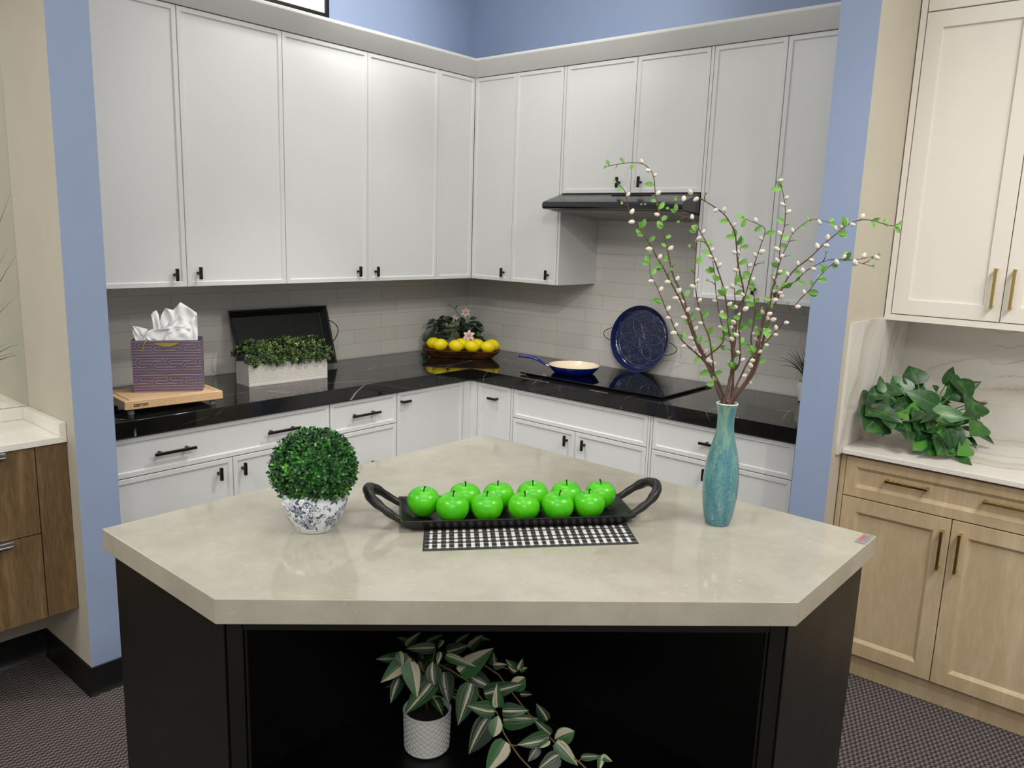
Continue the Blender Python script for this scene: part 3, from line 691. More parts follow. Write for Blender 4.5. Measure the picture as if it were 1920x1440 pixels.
# sample plate
r = thing('sample_plate', (-1.678, -2.961, .915), 'small metal label plate with red lettering on the corner of the island top', 'label')
u = unit(V(-1.643, -2.971, 0) - V(-1.716, -2.971, 0)); o = V(-1.718, -2.9725, .9152); v_ = V(0, 1, 0)
pT = lambda p: o + u * p[0] + v_ * p[1] + Z * p[2]
M = MB(); M.box(0, .074, 0, .0235, 0, .0028, T=pT); build('plate', M, 'label_plate', r, bevel=.0006, seg=1)
M = MB(); M.add([pT(p) for p in ((.006, .0125, .0031), (.017, .0125, .0031), (.0115, .0205, .0031))], [(0, 1, 2)])
x = .019
for w in (.0045, .004, .005, .0035, .005, .004, .0045): M.box(x, x + w, .0135, .0195, .0029, .0032, T=pT); x += w + .0013
build('lettering', M, 'label_red', r)
M = MB()
for yy, n in ((.0085, 9), (.0045, 11)):
    x = .014
    for i in range(n): M.box(x, x + .003 + .001 * (i % 3), yy, yy + .0022, .0029, .0032, T=pT); x += .0052
build('small_print', M, 'label_grey', r)

# gingham cloth
FL, FR = V(-2.498, -2.254, .9153), V(-2.108, -2.580, .9153); cu = FR - FL; cw = np.linalg.norm(cu); cu = cu / cw; cvv = unit(V(.705, .709, 0)); CDp = .235
M = MB(); nu, nv = 300, 120; P = []; C_ = []
for j in range(nv + 1):
    row = []
    for i in range(nu + 1):
        a, b = i / nu * cw, j / nv * CDp
        e = min(a, cw - a, b, CDp - b); zz = .0032 * min(e / .004, 1) ** .5 + .0002 * math.sin(a * 60) * math.sin(b * 45)
        row.append(FL + cu * a + cvv * b + Z * max(zz, .0004))
        ca, cb = ((a + .006) / .0196) % 1, ((b + .012) / .0196) % 1
        la, lb = ca < .40, cb < .40
        k = .74 if la and lb else (.012 if not la and not lb else None)
        if k is None: k = ((.62 if (b / .0021) % 1 < .5 else .10) if la else (.22 if (b / .0024) % 1 < .36 else .018))
        if e < .0035: k = .03
        C_.append((k, k * .985, k * .95))
    P.append(row)
M.grid(P)
M.col = np.array(C_)
tag(build('tea_towel', M, 'cloth_gingham', loc=tuple(FL), smooth=True), 'black and white gingham cloth folded under the apple tray', 'cloth')

# apple tray
tu = unit(V(.445, -.375, 0)); tv = V(-tu[1], tu[0], 0)
if tv @ V(1, 1, 0) < 0: tv = -tv
r = thing('serving_tray', (-2.21, -2.27, .9185), 'black rectangular tray with looped branch handles holding green apples', 'tray')
O = V(-2.468, -2.144, 0); TL, TD = .582, .185
tT = lambda a, b, z: O + tu * a + tv * b + Z * z
def rr(i, z): return [tT(i, i * .55, z), tT(TL - i, i * .55, z), tT(TL - i, TD - i * .55, z), tT(i, TD - i * .55, z)]
M = MB(); rings = [rr(.036, .9190), rr(.034, .9192), rr(.002, .943), rr(0, .9465), rr(.004, .948), rr(.008, .946), rr(.036, .9235)]
M.add([p for q in rings for p in q], [(3, 2, 1, 0)] + [(4 * k + i, 4 * k + (i + 1) % 4, 4 * k + 4 + (i + 1) % 4, 4 * k + 4 + i) for k in range(6) for i in range(4)] + [(24, 25, 26, 27)])
build('tray_body', M, 'iron_black', r, smooth=40, bevel=.0012, seg=2)
for end, sg in ((0, -1), (TL, 1)):
    cen = tT(end, TD / 2, .944); pts = []; rad = []
    for k in range(41):
        t = k / 40; a = t * PI; wob = .0012 * math.sin(t * 23 + sg)
        ww = .071 * math.copysign(abs(math.cos(a)) ** .9, math.cos(a)) * (1 + .10 * math.sin(a) ** 2 - .12 * math.cos(a) ** 4); out = math.sin(a)
        pts.append(cen + tv * (ww + wob) + tu * sg * (out * .082 - .006 + wob) + Z * (out * .052 + .008 * math.sin(a) ** 2 - .006))
        rad.append(.0078 + .0050 * math.sin(a) + .0007 * math.sin(t * 29) + .0005 * math.sin(t * 51 + 1))
    M = MB(); M.tube(pts, rad, 12); build('handle', M, 'branch_handle', r, smooth=True)

# apples
rng = random.Random(5)
def apple_mb():
    M = MB(); n = 36; prof = []
    for k in range(29):
        a = PI * k / 28; r_ = math.sin(a); z = -math.cos(a)
        rr_ = .0405 * (r_ ** .92) * (1 + .06 * z)
        zz = .0375 * z - (.0085 * math.exp(-(r_ / .30) ** 2) if z > 0 else -.005 * math.exp(-(r_ / .25) ** 2))
        prof.append((max(rr_, 1e-5), zz + .0372))
    def lob(p):
        a = math.atan2(p[1], p[0]); r0 = math.hypot(p[0], p[1]); k = 1 + .022 * math.cos(5 * a) * (r0 / .0385) * (1 - .3 * (p[2] / .07))
        return V(p[0] * k, p[1] * k, p[2])
    M.lathe(prof, (0, 0, 0), n, T=lob); return M
def stem_mb():
    M = MB(); M.tube([V(0, 0, .062), V(.0005, 0, .069), V(.0020, .0004, .0745), V(.0040, .0008, .0785), V(.0046, .001, .0798)], [.0016, .0015, .0017, .0021, .0024], 8); return M
AP = [((-2.378, -2.116), 'green apple at the left end of the tray, beside the left handle'),
      ((-2.347, -2.186), 'green apple with a small grey spot, first of the front row from the left'),
      ((-2.268, -2.152), 'green apple behind the gap between the first two front-row apples'),
      ((-2.279, -2.240), 'green apple second from the left in the front row'),
      ((-2.195, -2.212), 'green apple of the back row behind the second and third front apples'),
      ((-2.203, -2.300), 'green apple third from the left in the front row'),
      ((-2.124, -2.267), 'green apple of the back row behind the third and fourth front apples'),
      ((-2.141, -2.358), 'green apple fourth from the left in the front row'),
      ((-2.055, -2.326), 'green apple of the back row behind the fourth and fifth front apples'),
      ((-2.072, -2.414), 'green apple last of the front row, fifth from the left'),
      ((-1.997, -2.402), 'green apple at the right end of the tray, beside the right handle')]
AX = [V(*q[0]) for q in AP]
for _it in range(200):           # settle: no two apples closer than their width, none in the tray walls
    for i in range(len(AX)):
        for j in range(i):
            d = AX[i] - AX[j]; l = np.linalg.norm(d)
            if l < .0865: d = d / l * (.0865 - l) * .5; AX[i] = AX[i] + d; AX[j] = AX[j] - d
    for i in range(len(AX)):
        q = AX[i] - O[:2]; a, b = q @ tu[:2], q @ tv[:2]
        a = min(max(a, .060), TL - .060); b = min(max(b, .051), TD - .056); AX[i] = O[:2] + tu[:2] * a + tv[:2] * b
AP = [(tuple(AX[i]), AP[i][1]) for i in range(len(AP))]
a0 = build('apple', apple_mb(), 'apple_skin', smooth=True, local=True); s0 = build('stem', stem_mb(), 'apple_stem', a0, smooth=True, local=True)
for i, ((x, y), lab) in enumerate(AP):
    o = a0 if i == 0 else copy_tree(a0)
    o.location = (x, y, .9243); k = rng.uniform(.975, 1.01); o.scale = (k, k, k * rng.uniform(.96, 1.02)); o.rotation_euler = (rng.uniform(-.1, .1), rng.uniform(-.1, .1), rng.uniform(0, 6.28))
    tag(o, lab, 'apple', 'green apples on the black tray')
    if i == 1: spot_parent = o
d = unit(V(-.62, -.66, .10)); c0 = V(*spot_parent.location) + V(0, 0, .0372) + d * .0402; M = MB()
x_, y_, _ = frame_of(d); M.lathe([(1e-5, .0009), (.0022, .0007), (.0034, 0)], (0, 0, 0), 14, T=lambda p: x_ * p[0] + y_ * p[1] + d * p[2], close=True)
M.v = [tuple(np.array(v) + c0) for v in M.v]; spot_parent.rotation_euler = (0, 0, 0); spot_parent.scale = (1, 1, 1)
build('blemish', M, 'blemish_green', spot_parent, smooth=True)

# ginger jar with boxwood ball
r = thing('boxwood_plant', (-2.5775, -1.962, .915), 'round boxwood ball in a blue and white flowered porcelain jar', 'plant')
JP = [(.046, 0), (.050, .0015), (.0515, .005), (.056, .014), (.066, .032), (.0745, .052), (.079, .070), (.0795, .080), (.0765, .090), (.0705, .098), (.067, .102), (.0665, .106), (.0685, .110), (.0688, .114), (.0665, .116), (.0640, .114), (.0625, .106), (.0625, .080)]
jr = random.Random(11); NU, NVv = 420, 150
ps = np.interp(np.linspace(0, 1, NVv), np.linspace(0, 1, len(JP)), [p[0] for p in JP]); pz = np.interp(np.linspace(0, 1, NVv), np.linspace(0, 1, len(JP)), [p[1] for p in JP])
TH, ZZ = np.meshgrid(np.linspace(0, 2 * PI, NU, endpoint=False), pz); RR = np.repeat(ps[:, None], NU, 1)
def jar_pattern(th, z, inner):
    ink = np.zeros(th.shape); pale = np.zeros(th.shape)
    A = th * .074
    def dd(a0, z0):
        da = (A - a0 + PI * .074) % (2 * PI * .074) - PI * .074; return da, z - z0
    fl = [(k * 2 * PI * .074 / 7 + .012 * (k % 2), .063 - .030 * (k % 2), .0185 - .002 * (k % 2)) for k in range(7)] + [(k * 2 * PI * .074 / 7 + .036, .074 - .02 * (k % 2), .0105) for k in range(7)] + [(k * 2 * PI * .074 / 7 + .030, .022, .008) for k in range(7)]
    scr = []
    for k in range(120):
        scr.append((jr.random() * 2 * PI * .074, jr.uniform(.010, .090), jr.choice([-1, 1]), jr.uniform(.0055, .009), jr.random() * 6.28))
    for a0, z0, R0, sg, ph in [(s[0], s[1], s[3], s[2], s[4]) for s in scr]:
        da, dz = dd(a0, z0); rr_ = np.hypot(da, dz); an = np.arctan2(dz, da) * sg + ph
        sp = np.abs(((rr_ / R0 * 1.6 - an / (2 * PI)) % 1) - .5)
        ink = np.maximum(ink, ((sp > .345) & (rr_ < R0) & (rr_ > .0009)) * 1.0)
    for k in range(70):     # small leaves
        a0, z0, ph = jr.random() * 2 * PI * .074, jr.uniform(.008, .090), jr.random() * 6.28
        da, dz = dd(a0, z0); x = da * math.cos(ph) + dz * math.sin(ph); y = -da * math.sin(ph) + dz * math.cos(ph)
        ink = np.maximum(ink, ((np.abs(x) < .0075) & (np.abs(y) < .0029 * (1 - (x / .0075) ** 2))) * .9)
    for a0, z0, R0 in fl:
        da, dz = dd(a0, z0); rr_ = np.hypot(da, dz); an = np.arctan2(dz, da)
        pet = R0 * (.78 + .22 * np.cos(6 * an))
        ink = np.where(rr_ < pet + .0016, 0, ink); ink = np.where(rr_ < pet, .92, ink)
        ring = (np.abs(rr_ - R0 * (.50 + .10 * np.cos(6 * an + 3.1))) < .0008) | (np.abs(rr_ - R0 * .22) < .0007)
        ink = np.where(ring & (rr_ < pet), .12, ink); ink = np.where((rr_ < pet) & (np.abs(np.cos(3 * an)) < .06) & (rr_ > R0 * .55), .45, ink)
    ink = np.where((z < .0075) | (z > .094), 0, ink)
    for zl, wl in ((.0062, .0007), (.1005, .0011), (.1135, .0008)): ink = np.where(np.abs(z - zl) < wl, .85, ink)
    ink[inner] = 0
    return ink
inner = np.zeros(TH.shape, bool); inner[int(NVv * 14.5 / 17):] = True
ink = jar_pattern(TH, ZZ, inner)
blue = np.array(lin((24, 34, 96))); wht = np.array(lin((226, 232, 236)))
M = MB(); P = np.stack([RR * np.cos(TH), RR * np.sin(TH), ZZ], -1) + V(-2.5775, -1.962, .9152)
M.grid([list(row) for row in P], closed_u=True); M.add([], []); b = len(M.v)
M.f.append(tuple(range(NU))[::-1]); M.m.append(0)
M.col = (wht + (blue - wht) * ink[..., None]).reshape(-1, 3)
build('jar', M, 'jar_glaze', r, smooth=40)
M = MB(); M.lathe([(1e-5, 1.018), (.0624, 1.018)], (-2.5775, -1.962, 0), 32, close=True); build('soil', M, 'soil_dark', r)
M = MB(); bc = V(-2.5755, -1.963, 1.063)
for k in range(9):
    a = k * 2.4; M.tube([V(-2.5775 + .02 * math.cos(a), -1.962 + .02 * math.sin(a), 1.012), bc + V(math.cos(a) * .05, math.sin(a) * .05, .01 + .015 * (k % 3))], .0016, 5)
build('stems', M, 'stem_brown', r)
L = Leaves(); spots = []; rg = random.Random(3); n = 980
for i in range(n):
    z = 1 - 2 * (i + .5) / n; a = i * 2.39996; s = math.sqrt(1 - z * z)
    d = V(s * math.cos(a), s * math.sin(a), z)
    if z < -.72: continue
    rad = V(.0925, .0925, .0850) * rg.uniform(.84, .99) * (1 + .04 * math.sin(3 * a) * s)
    spots.append((bc + d * rad, unit(d + V(rg.uniform(-.5, .5), rg.uniform(-.5, .5), rg.uniform(-.2, .7)))))
sprigs(rg, L, spots, .0132, .0080, 3, .0048, tonefn=lambda p, nn: min(1, max(0, rg.gauss(.42, .2) + (.35 if rg.random() < .16 else 0))))
for k in range(26):     # loose leaf tips hanging over the rim
    a = rg.random() * 6.28; L.leaf(V(-2.5775 + .066 * math.cos(a), -1.962 + .066 * math.sin(a), 1.03), V(math.cos(a), math.sin(a), -.9), V(math.cos(a), math.sin(a), 1), .018, .009, OVAL, .4, .3, rg.random(), nv=4)
build('foliage', L, 'boxwood_leaf', r, smooth=True)

# teal vase
r = thing('vase', (-1.842, -2.648, .915), 'tall teal glazed bottle vase with blue drips near the right island corner', 'vase')
pr = [(.0285, 0), (.0300, .002), (.0325, .008), (.0355, .018), (.0395, .042), (.0425, .068), (.0438, .094), (.0440, .118), (.0424, .143), (.0390, .168), (.0335, .193), (.0270, .218), (.0228, .238), (.0205, .258), (.0208, .280), (.0232, .300), (.0262, .3105), (.0266, .3125), (.0255, .3140), (.0238, .3125), (.0205, .300), (.0175, .275), (.0175, .245)]
pp = []
for k in range(len(pr) * 3 - 2):
    t = k / 3; i = min(int(t), len(pr) - 2); f_ = t - i; pp.append((pr[i][0] + (pr[i + 1][0] - pr[i][0]) * f_, pr[i][1] + (pr[i + 1][1] - pr[i][1]) * f_))
vb = V(-1.842, -2.648, .9152)
M = MB(); M.lathe(pp, vb, 64); build('vase_body', M, 'vase_glaze', r, smooth=50)
M = MB(); M.lathe([(.0240, .3128), (.0255, .3146), (.0270, .3128)], vb, 48, close=True); build('rim', M, 'ceramic_white', r, smooth=True)

# willow branches standing in the vase (traced over the photograph, given real depth)
BR = [  # (pixel path of the main stem, depth change to the tip, twigs (path, extra depth, fork position), label)
 ([(1353, 751), (1331, 678), (1307, 636), (1286, 586), (1270, 552), (1247, 509), (1232, 481), (1217, 455), (1200, 429), (1182, 402), (1176, 374), (1169, 356), (1156, 342)], -0.05,
  [([(1351, 751), (1345, 712), (1336, 702), (1310, 683), (1296, 669), (1277, 636), (1257, 597), (1248, 581), (1240, 560), (1231, 536), (1221, 519), (1218, 502), (1219, 476)], -0.02, 0.16), ([(1356, 745), (1347, 712), (1331, 640), (1316, 596), (1304, 540), (1304, 505), (1306, 459), (1306, 429)], -0.03, 0.12)],
  'willow branch on the left with one twig bending over the blue dish'),
 ([(1360, 753), (1334, 688), (1317, 657), (1296, 609), (1281, 556), (1264, 519), (1255, 487), (1249, 455), (1242, 421), (1236, 399), (1231, 371), (1228, 352), (1225, 331), (1219, 318), (1204, 307), (1182, 305), (1159, 307), (1139, 312)], 0.16,
  [([(1366, 752), (1362, 700), (1356, 640), (1349, 590), (1341, 545), (1338, 500), (1330, 470), (1318, 452)], 0.0, 0.14)],
  'tallest willow branch whose tip bows to the left above the range hood'),
 ([(1369, 752), (1368, 700), (1368, 660), (1366, 610), (1364, 583), (1357, 545), (1345, 502), (1328, 464), (1313, 432), (1298, 412), (1270, 401), (1255, 392)], 0.05,
  [([(1372, 752), (1374, 690), (1374, 630), (1380, 590), (1378, 540), (1383, 500), (1388, 470), (1392, 452)], 0.02, 0.18)],
  'willow branch whose tip crosses the front of the range hood'),
 ([(1376, 752), (1378, 700), (1382, 640), (1384, 580), (1395, 552), (1384, 496), (1381, 459), (1377, 432), (1364, 410), (1345, 393), (1315, 374), (1296, 366), (1270, 372)], -0.13,
  [([(1384, 752), (1389, 700), (1387, 677), (1386, 617), (1389, 591), (1397, 556), (1403, 534), (1414, 499), (1424, 466), (1433, 438), (1431, 426), (1414, 417), (1396, 410)], -0.02, 0.16)],
  'thick middle willow branch arching left to the corner of the hood'),
 ([(1388, 752), (1405, 690), (1418, 640), (1432, 590), (1442, 566), (1452, 528), (1460, 493), (1464, 449), (1471, 424), (1473, 393), (1469, 370), (1465, 355), (1456, 343), (1461, 332)], 0.07,
  [([(1390, 752), (1408, 700), (1420, 640), (1450, 545), (1462, 493), (1477, 460), (1487, 437), (1515, 414), (1533, 412), (1560, 420), (1579, 428)], 0.0, 0.12), ([(1386, 752), (1396, 700), (1408, 640), (1416, 585), (1412, 545), (1404, 515), (1400, 490)], 0.02, 0.18)],
  'upright willow branch with a zigzag tip and an arching twig on its right'),
 ([(1392, 752), (1412, 695), (1440, 600), (1477, 520), (1515, 485), (1552, 451), (1583, 426), (1602, 416), (1623, 412), (1640, 414), (1671, 422), (1685, 419)], -0.06,
  [([(1390, 745), (1410, 690), (1446, 564), (1490, 528), (1519, 503), (1550, 488), (1579, 487), (1600, 487), (1617, 485), (1644, 479)], -0.05, 0.12), ([(1386, 745), (1389, 705), (1403, 676), (1441, 636), (1468, 605), (1496, 567), (1520, 542), (1537, 518), (1565, 493), (1598, 490), (1619, 495), (1633, 499)], -0.03, 0.1)],
  'far right willow branch with three long twigs reaching the beige partition'),
]
vd = depth_of((-1.842, -2.648, 1.1)); rb = random.Random(21)
def catkin_mb():
    M = MB(); prof = [(1e-5, 0), (.0032, .0005), (.0053, .0032), (.0062, .0070), (.0057, .0110), (.0038, .0148), (.0015, .0172), (1e-5, .0178)]
    M.lathe(prof, (0, 0, 0), 12); return M
ck0 = None
def spline(P):
    Q = []
    for i in range(len(P) - 1):
        p0, p1, p2, p3 = P[max(i - 1, 0)], P[i], P[i + 1], P[min(i + 2, len(P) - 1)]
        for k in range(4):
            t = k / 4; Q.append(.5 * ((2 * p1) + (-p0 + p2) * t + (2 * p0 - 5 * p1 + 4 * p2 - p3) * t * t + (-p0 + 3 * p1 - 3 * p2 + p3) * t ** 3))
    return [q + V(*(mnoise.noise_vector(Vector(tuple(q * 22.0))) * .0022)) * min(i / 12, 1) for i, q in enumerate(Q + [P[-1]])]
def lift(px, d0, d1):
    n = len(px); return [at_depth(a, b, vd + d0 + (d1 - d0) * (i / (n - 1)) ** .9) for i, (a, b) in enumerate(px)]
VA = V(-1.842, -2.648, 0); STALKS = []
for bi, (px, dz, twigs, lab) in enumerate(BR):
    sgn = [3.5, 2.3, .9, -1.9, 1.6 - 1.9 * 0, -.4][bi]; ang = [2.62, 1.57, .52, 3.67, 5.76, 4.71][bi]
    rad0 = R_RIGHT * math.cos(ang) - R_FWD * (-math.sin(ang)); rad0[2] = 0; rad0 = unit(rad0)
    P = lift(px, 0, dz); neck = VA + rad0 * .0115 + Z * 1.226; P[0] = neck
    P[1] = P[1] * .6 + (neck + (P[1] - neck) * .9) * .4 + rad0 * .012; P[2] = P[2] + rad0 * .008
    main = spline([VA + rad0 * .0110 + Z * 1.172] + P); paths = [(main, .0043, .10)]
    for (tpx, ex, fk) in twigs:
        m = len(main); f0 = main[int(fk * m)]; T = lift(tpx, dz * .3, dz + ex)
        k = next(i for i, p in enumerate(T) if p[2] > f0[2] + .02); paths.append((spline([main[int(fk * m) - 2], f0] + T[k:]), .0031, .03))
    STALKS.append((paths, lab))
ALLP = [np.array([q for (Q, _t, _s) in paths for q in Q]) for paths, _l in STALKS]; PLACED = []
for bi, (paths, lab) in enumerate(STALKS):
    others = np.concatenate([ALLP[j] for j in range(len(ALLP)) if j != bi]); mine = []
    def free(p, rad):
        p = np.asarray(p)
        if np.min(np.linalg.norm(others - p, axis=1)) < rad + .008: return False
        return all(np.linalg.norm(p - q) > rad + r2 for q, r2 in PLACED)
    root_ = paths[0][0][0]; r = thing('willow_branch', tuple(root_), lab, 'branch', 'pussy willow branches in the vase')
    M = MB(); Lf = Leaves(); cats = []
    for Q, thick, s0 in paths:
        m = len(Q); seg = np.cumsum([0] + [np.linalg.norm(Q[i + 1] - Q[i]) for i in range(m - 1)]); tot = seg[-1]
        M.tube(Q, [thick * (1 - .80 * (s / tot) ** .8) * (1 + .12 * math.sin(i * 2.3)) for i, s in enumerate(seg)], 7)
        s = s0 + rb.uniform(.02, .05); side = 1
        while s < tot - .006:
            i = min(int(np.searchsorted(seg, s)), m - 1); p = Q[i]; d = unit(Q[min(i + 1, m - 1)] - Q[i - 1])
            sd = unit(np.cross(d, R_FWD)) * side; out = unit(sd + .7 * d + R_FWD * rb.uniform(-.7, .3)); kind = rb.random(); rloc = thick * (1 - .74 * s / tot)
            if kind < .50:
                if free(p + out * .012, .013): cats.append((p + out * rloc * .6, out)); mine.append((p + out * .010, .011))
            elif kind < .86:
                for q in range(rb.choice([1, 2, 2])):
                    o2 = unit(out + R_DOWN * rb.uniform(-.6, .5) + sd * (.4 if q == 0 else -.5)); l = rb.uniform(.017, .028)
                    if free(p + o2 * l * .55, l * .62): Lf.leaf(p, o2, unit(-R_FWD + sd * rb.uniform(-.6, .6)), l, l * rb.uniform(.48, .56), OVAL, rb.uniform(.2, .7), .3, rb.random()); mine.append((p + o2 * l * .55, l * .55))
            else:
                e = p + out * rb.uniform(.012, .022)
                if free(e, .012):
                    M.tube([p, (p + e) / 2 + d * .002, e], [.0012, .001, .0006], 5); mine.append((e, .011))
                    Lf.leaf(e, unit(out + d * .5), -R_FWD, .009, .004, OVAL, .3, .3, rb.random(), nv=3); Lf.leaf(e, unit(out - d * .4), -R_FWD, .008, .0035, OVAL, .3, .3, rb.random(), nv=3)
            s += rb.uniform(.017, .030); side = -side
        tip = Q[-1]; dtip = unit(Q[-1] - Q[-3]); Lf.leaf(tip, unit(dtip + .3 * R_DOWN), -R_FWD, .012, .005, OVAL, .3, .3, .5, nv=3); Lf.leaf(tip, unit(dtip - .4 * R_DOWN), -R_FWD, .010, .004, OVAL, .3, .3, .2, nv=3)
    PLACED += mine
    build('twig', M, 'stem_brown', r, smooth=True); build('leaves', Lf, 'willow_leaf', r, smooth=True)
    for p, out in cats:
        if ck0 is None: ck0 = build('catkin', catkin_mb(), 'catkin_fuzz', None, smooth=True, local=True); c = ck0
        else: c = ck0.copy(); COL.objects.link(c)
        c.parent = r; c.location = tuple(p - np.array(r.location)); k = rb.uniform(.68, .98); c.scale = (k, k, k)
        c.rotation_euler = Vector(tuple(out)).to_track_quat('Z', 'Y').to_euler()

# striped trailing plant in the niche
r = thing('trailing_plant', (-2.17, -1.936, .100), 'cream striped trailing plant in a white lattice pot inside the black island niche', 'plant')
pc = V(-2.17, -1.936, .1003); nu, nv = 220, 90; P = []
for j in range(nv + 1):
    t = j / nv; z = t * .128; row = []
    for i in range(nu):
        a = 2 * PI * i / nu; rad = .066 + .004 * t if z > .012 else .066 - .010 * (1 - z / .012) ** 2
        u1 = (a / (2 * PI) * 22 + z / .0165) % 1; u2 = (a / (2 * PI) * 22 - z / .0165) % 1
        g = max(math.exp(-((u1 - .5) / .10) ** 2), math.exp(-((u2 - .5) / .10) ** 2)) if .010 < z < .122 else .9
        rad += .0022 * g
        row.append(pc + V(rad * math.cos(a), rad * math.sin(a), z))
    P.append(row)
for rad, z in ((.0690, .1300), (.0665, .1295), (.064, .125), (.063, .11)): P.append([pc + V(rad * math.cos(2 * PI * i / nu), rad * math.sin(2 * PI * i / nu), z) for i in range(nu)])
M = MB(); M.grid(P, closed_u=True); M.f.append(tuple(range(nu))[::-1]); M.m.append(0); build('pot', M, 'ceramic_white', r, smooth=50)
M = MB(); M.lathe([(1e-5, .112), (.0635, .112)], pc, 32, close=True); build('soil', M, 'soil_dark', r)
Lf = Leaves(); VN = MB(); d0 = depth_of(pc + V(0, 0, .2)); rl = random.Random(8)
def leaf_px(Lv, b, t, db, dt, wr, tone, prof=HEART, curl=.35, fold=.18, face=None, nu=4, nv=8):
    B, Tt = at_depth(b[0], b[1], db), at_depth(t[0], t[1], dt); d = Tt - B; Ln = np.linalg.norm(d)
    up = -R_FWD + V(0, 0, .35) if face is None else face
    Lv.leaf(B, d + unit(up) * Ln * .18, up, Ln * 1.04, Ln * wr, prof, curl, fold, tone, nv, nu)
SL = [((752, 1232), (706, 1236), -.08, .45, .55), ((768, 1232), (716, 1278), -.14, .5, .9), ((768, 1242), (782, 1306), -.17, .55, .85), ((748, 1222), (754, 1252), -.18, .6, .75), ((815, 1215), (762, 1216), -.12, .42, .35),
      ((812, 1240), (815, 1284), -.17, .75, .15), ((815, 1270), (762, 1336), -.10, .5, .5), ((838, 1222), (880, 1210), -.10, .55, .35), ((862, 1262), (926, 1215), -.12, .5, .95), ((836, 1230), (892, 1250), -.17, .3, .7), ((825, 1222), (820, 1246), -.18, .45, .95),
      ((750, 1272), (733, 1318), -.06, .5, .1), ((835, 1260), (842, 1318), -.03, .55, .05), ((762, 1212), (788, 1186), -.05, .4, .8), ((800, 1205), (830, 1190), -.03, .4, .6), ((855, 1205), (880, 1188), -.02, .4, .5), ((880, 1215), (905, 1192), 0, .5, .9), ((890, 1195), (920, 1200), .0, .35, .6), ((770, 1205), (745, 1195), 0, .5, .2), ((830, 1200), (822, 1215), -.08, .6, .95),
      ((880, 1262), (925, 1290), -.04, .6, .08), ((790, 1240), (800, 1270), .02, .6, .1), ((810, 1250), (840, 1290), 0, .6, .05),
      ((884, 1282), (860, 1356), -.20, .55, .42), ((928, 1332), (876, 1322), -.30, .6, .62), ((934, 1326), (932, 1284), -.31, .5, .75), ((942, 1332), (990, 1332), -.30, .6, .30), ((934, 1342), (925, 1380), -.33, .75, .92), ((920, 1346), (880, 1412), -.24, .6, .05), ((944, 1352), (1012, 1348), -.26, .48, .66), ((908, 1300), (980, 1282), -.22, .42, .33), ((960, 1294), (984, 1270), -.2, .8, .95), ((975, 1300), (998, 1302), -.18, .5, .1),
      ((948, 1390), (912, 1446), -.36, .6, .9), ((1028, 1382), (970, 1396), -.36, .5, .62), ((1032, 1378), (1004, 1352), -.34, .5, .35), ((1030, 1388), (1012, 1402), -.38, .6, .95), ((1040, 1386), (1076, 1372), -.35, .8, .9), ((1042, 1392), (1082, 1434), -.38, .5, .78), ((1048, 1418), (1008, 1444), -.40, .7, .1), ((1090, 1420), (1130, 1418), -.40, .35, .6), ((1128, 1418), (1148, 1428), -.42, .6, .8), ((1128, 1416), (1122, 1446), -.42, .5, .85), ((1024, 1352), (1006, 1320), -.3, .6, .1), ((1010, 1402), (990, 1428), -.33, .6, .08),
      ((925, 1248), (925, 1222), -.12, .6, .1), ((970, 1258), (948, 1236), -.16, .6, .55), ((968, 1258), (952, 1248), -.17, .4, .9), ((1022, 1478), (985, 1500), -.41, .5, .7), ((1030, 1505), (1040, 1545), -.42, .5, .4), ((1130, 1500), (1140, 1540), -.43, .5, .8), ((1118, 1470), (1150, 1480), -.42, .5, .3), ((974, 1256), (980, 1236), -.17, .5, .9), ((975, 1258), (988, 1252), -.17, .5, .85), ((925, 1250), (950, 1246), -.13, .5, .85)]
for b, t, dd_, wr, tone in SL: leaf_px(Lf, b, t, d0 + dd_, d0 + dd_ - .012, wr, tone, OVAL if wr > .7 else HEART, rl.uniform(.15, .5), rl.uniform(.08, .3))
for k in range(34):     # fill behind
    a, el = rl.random() * 6.28, rl.uniform(.2, 1.3); d = V(math.cos(a) * math.sin(el), math.sin(a) * math.sin(el), math.cos(el))
    B = pc + V(0, 0, .13) + d * V(.07, .07, .20) * rl.uniform(.4, 1.0) + V(.02, .02, 0); Lf.leaf(B, d + V(0, 0, -.3), V(0, 0, 1), rl.uniform(.06, .085), rl.uniform(.03, .04), HEART, .5, .2, rl.random() * .7, 7, 4)
build('leaves', Lf, 'striped_leaf', r, smooth=True)
def vpath(pts): return [at_depth(a, b, d0 + c) for a, b, c in pts]
VN.tube(vpath([(800, 1330, 0), (800, 1250, -.02), (822, 1245, -.1), (846, 1257, -.12), (878, 1278, -.17), (895, 1300, -.22), (912, 1322, -.27), (932, 1336, -.31)]), .0022, 6)
VN.tube(vpath([(932, 1336, -.31), (945, 1375, -.34), (958, 1396, -.36), (975, 1420, -.38), (998, 1444, -.40), (1020, 1475, -.41), (1030, 1505, -.42)]), .0021, 6)
VN.tube(vpath([(860, 1240, -.08), (905, 1245, -.12), (935, 1265, -.17), (965, 1305, -.22), (985, 1330, -.27), (1010, 1362, -.32), (1036, 1388, -.36), (1060, 1410, -.38), (1085, 1428, -.40), (1100, 1442, -.41), (1118, 1470, -.42), (1130, 1500, -.43)]), .0021, 6)
VN.tube(vpath([(1085, 1428, -.40), (1092, 1420, -.40)]), .0014, 6); VN.tube(vpath([(925, 1248, -.14), (972, 1258, -.17)]), .0014, 6); VN.tube(vpath([(958, 1396, -.36), (970, 1399, -.36)]), .0014, 6)
for a, b in ((760, 1235), (785, 1240), (830, 1228), (815, 1218), (745, 1270)): VN.tube(vpath([(800, 1320, 0), ((800 + a) // 2, 1262, -.04), (a, b, -.12)]), .0016, 6)
build('vines', VN, 'vine_tan', r, smooth=True)

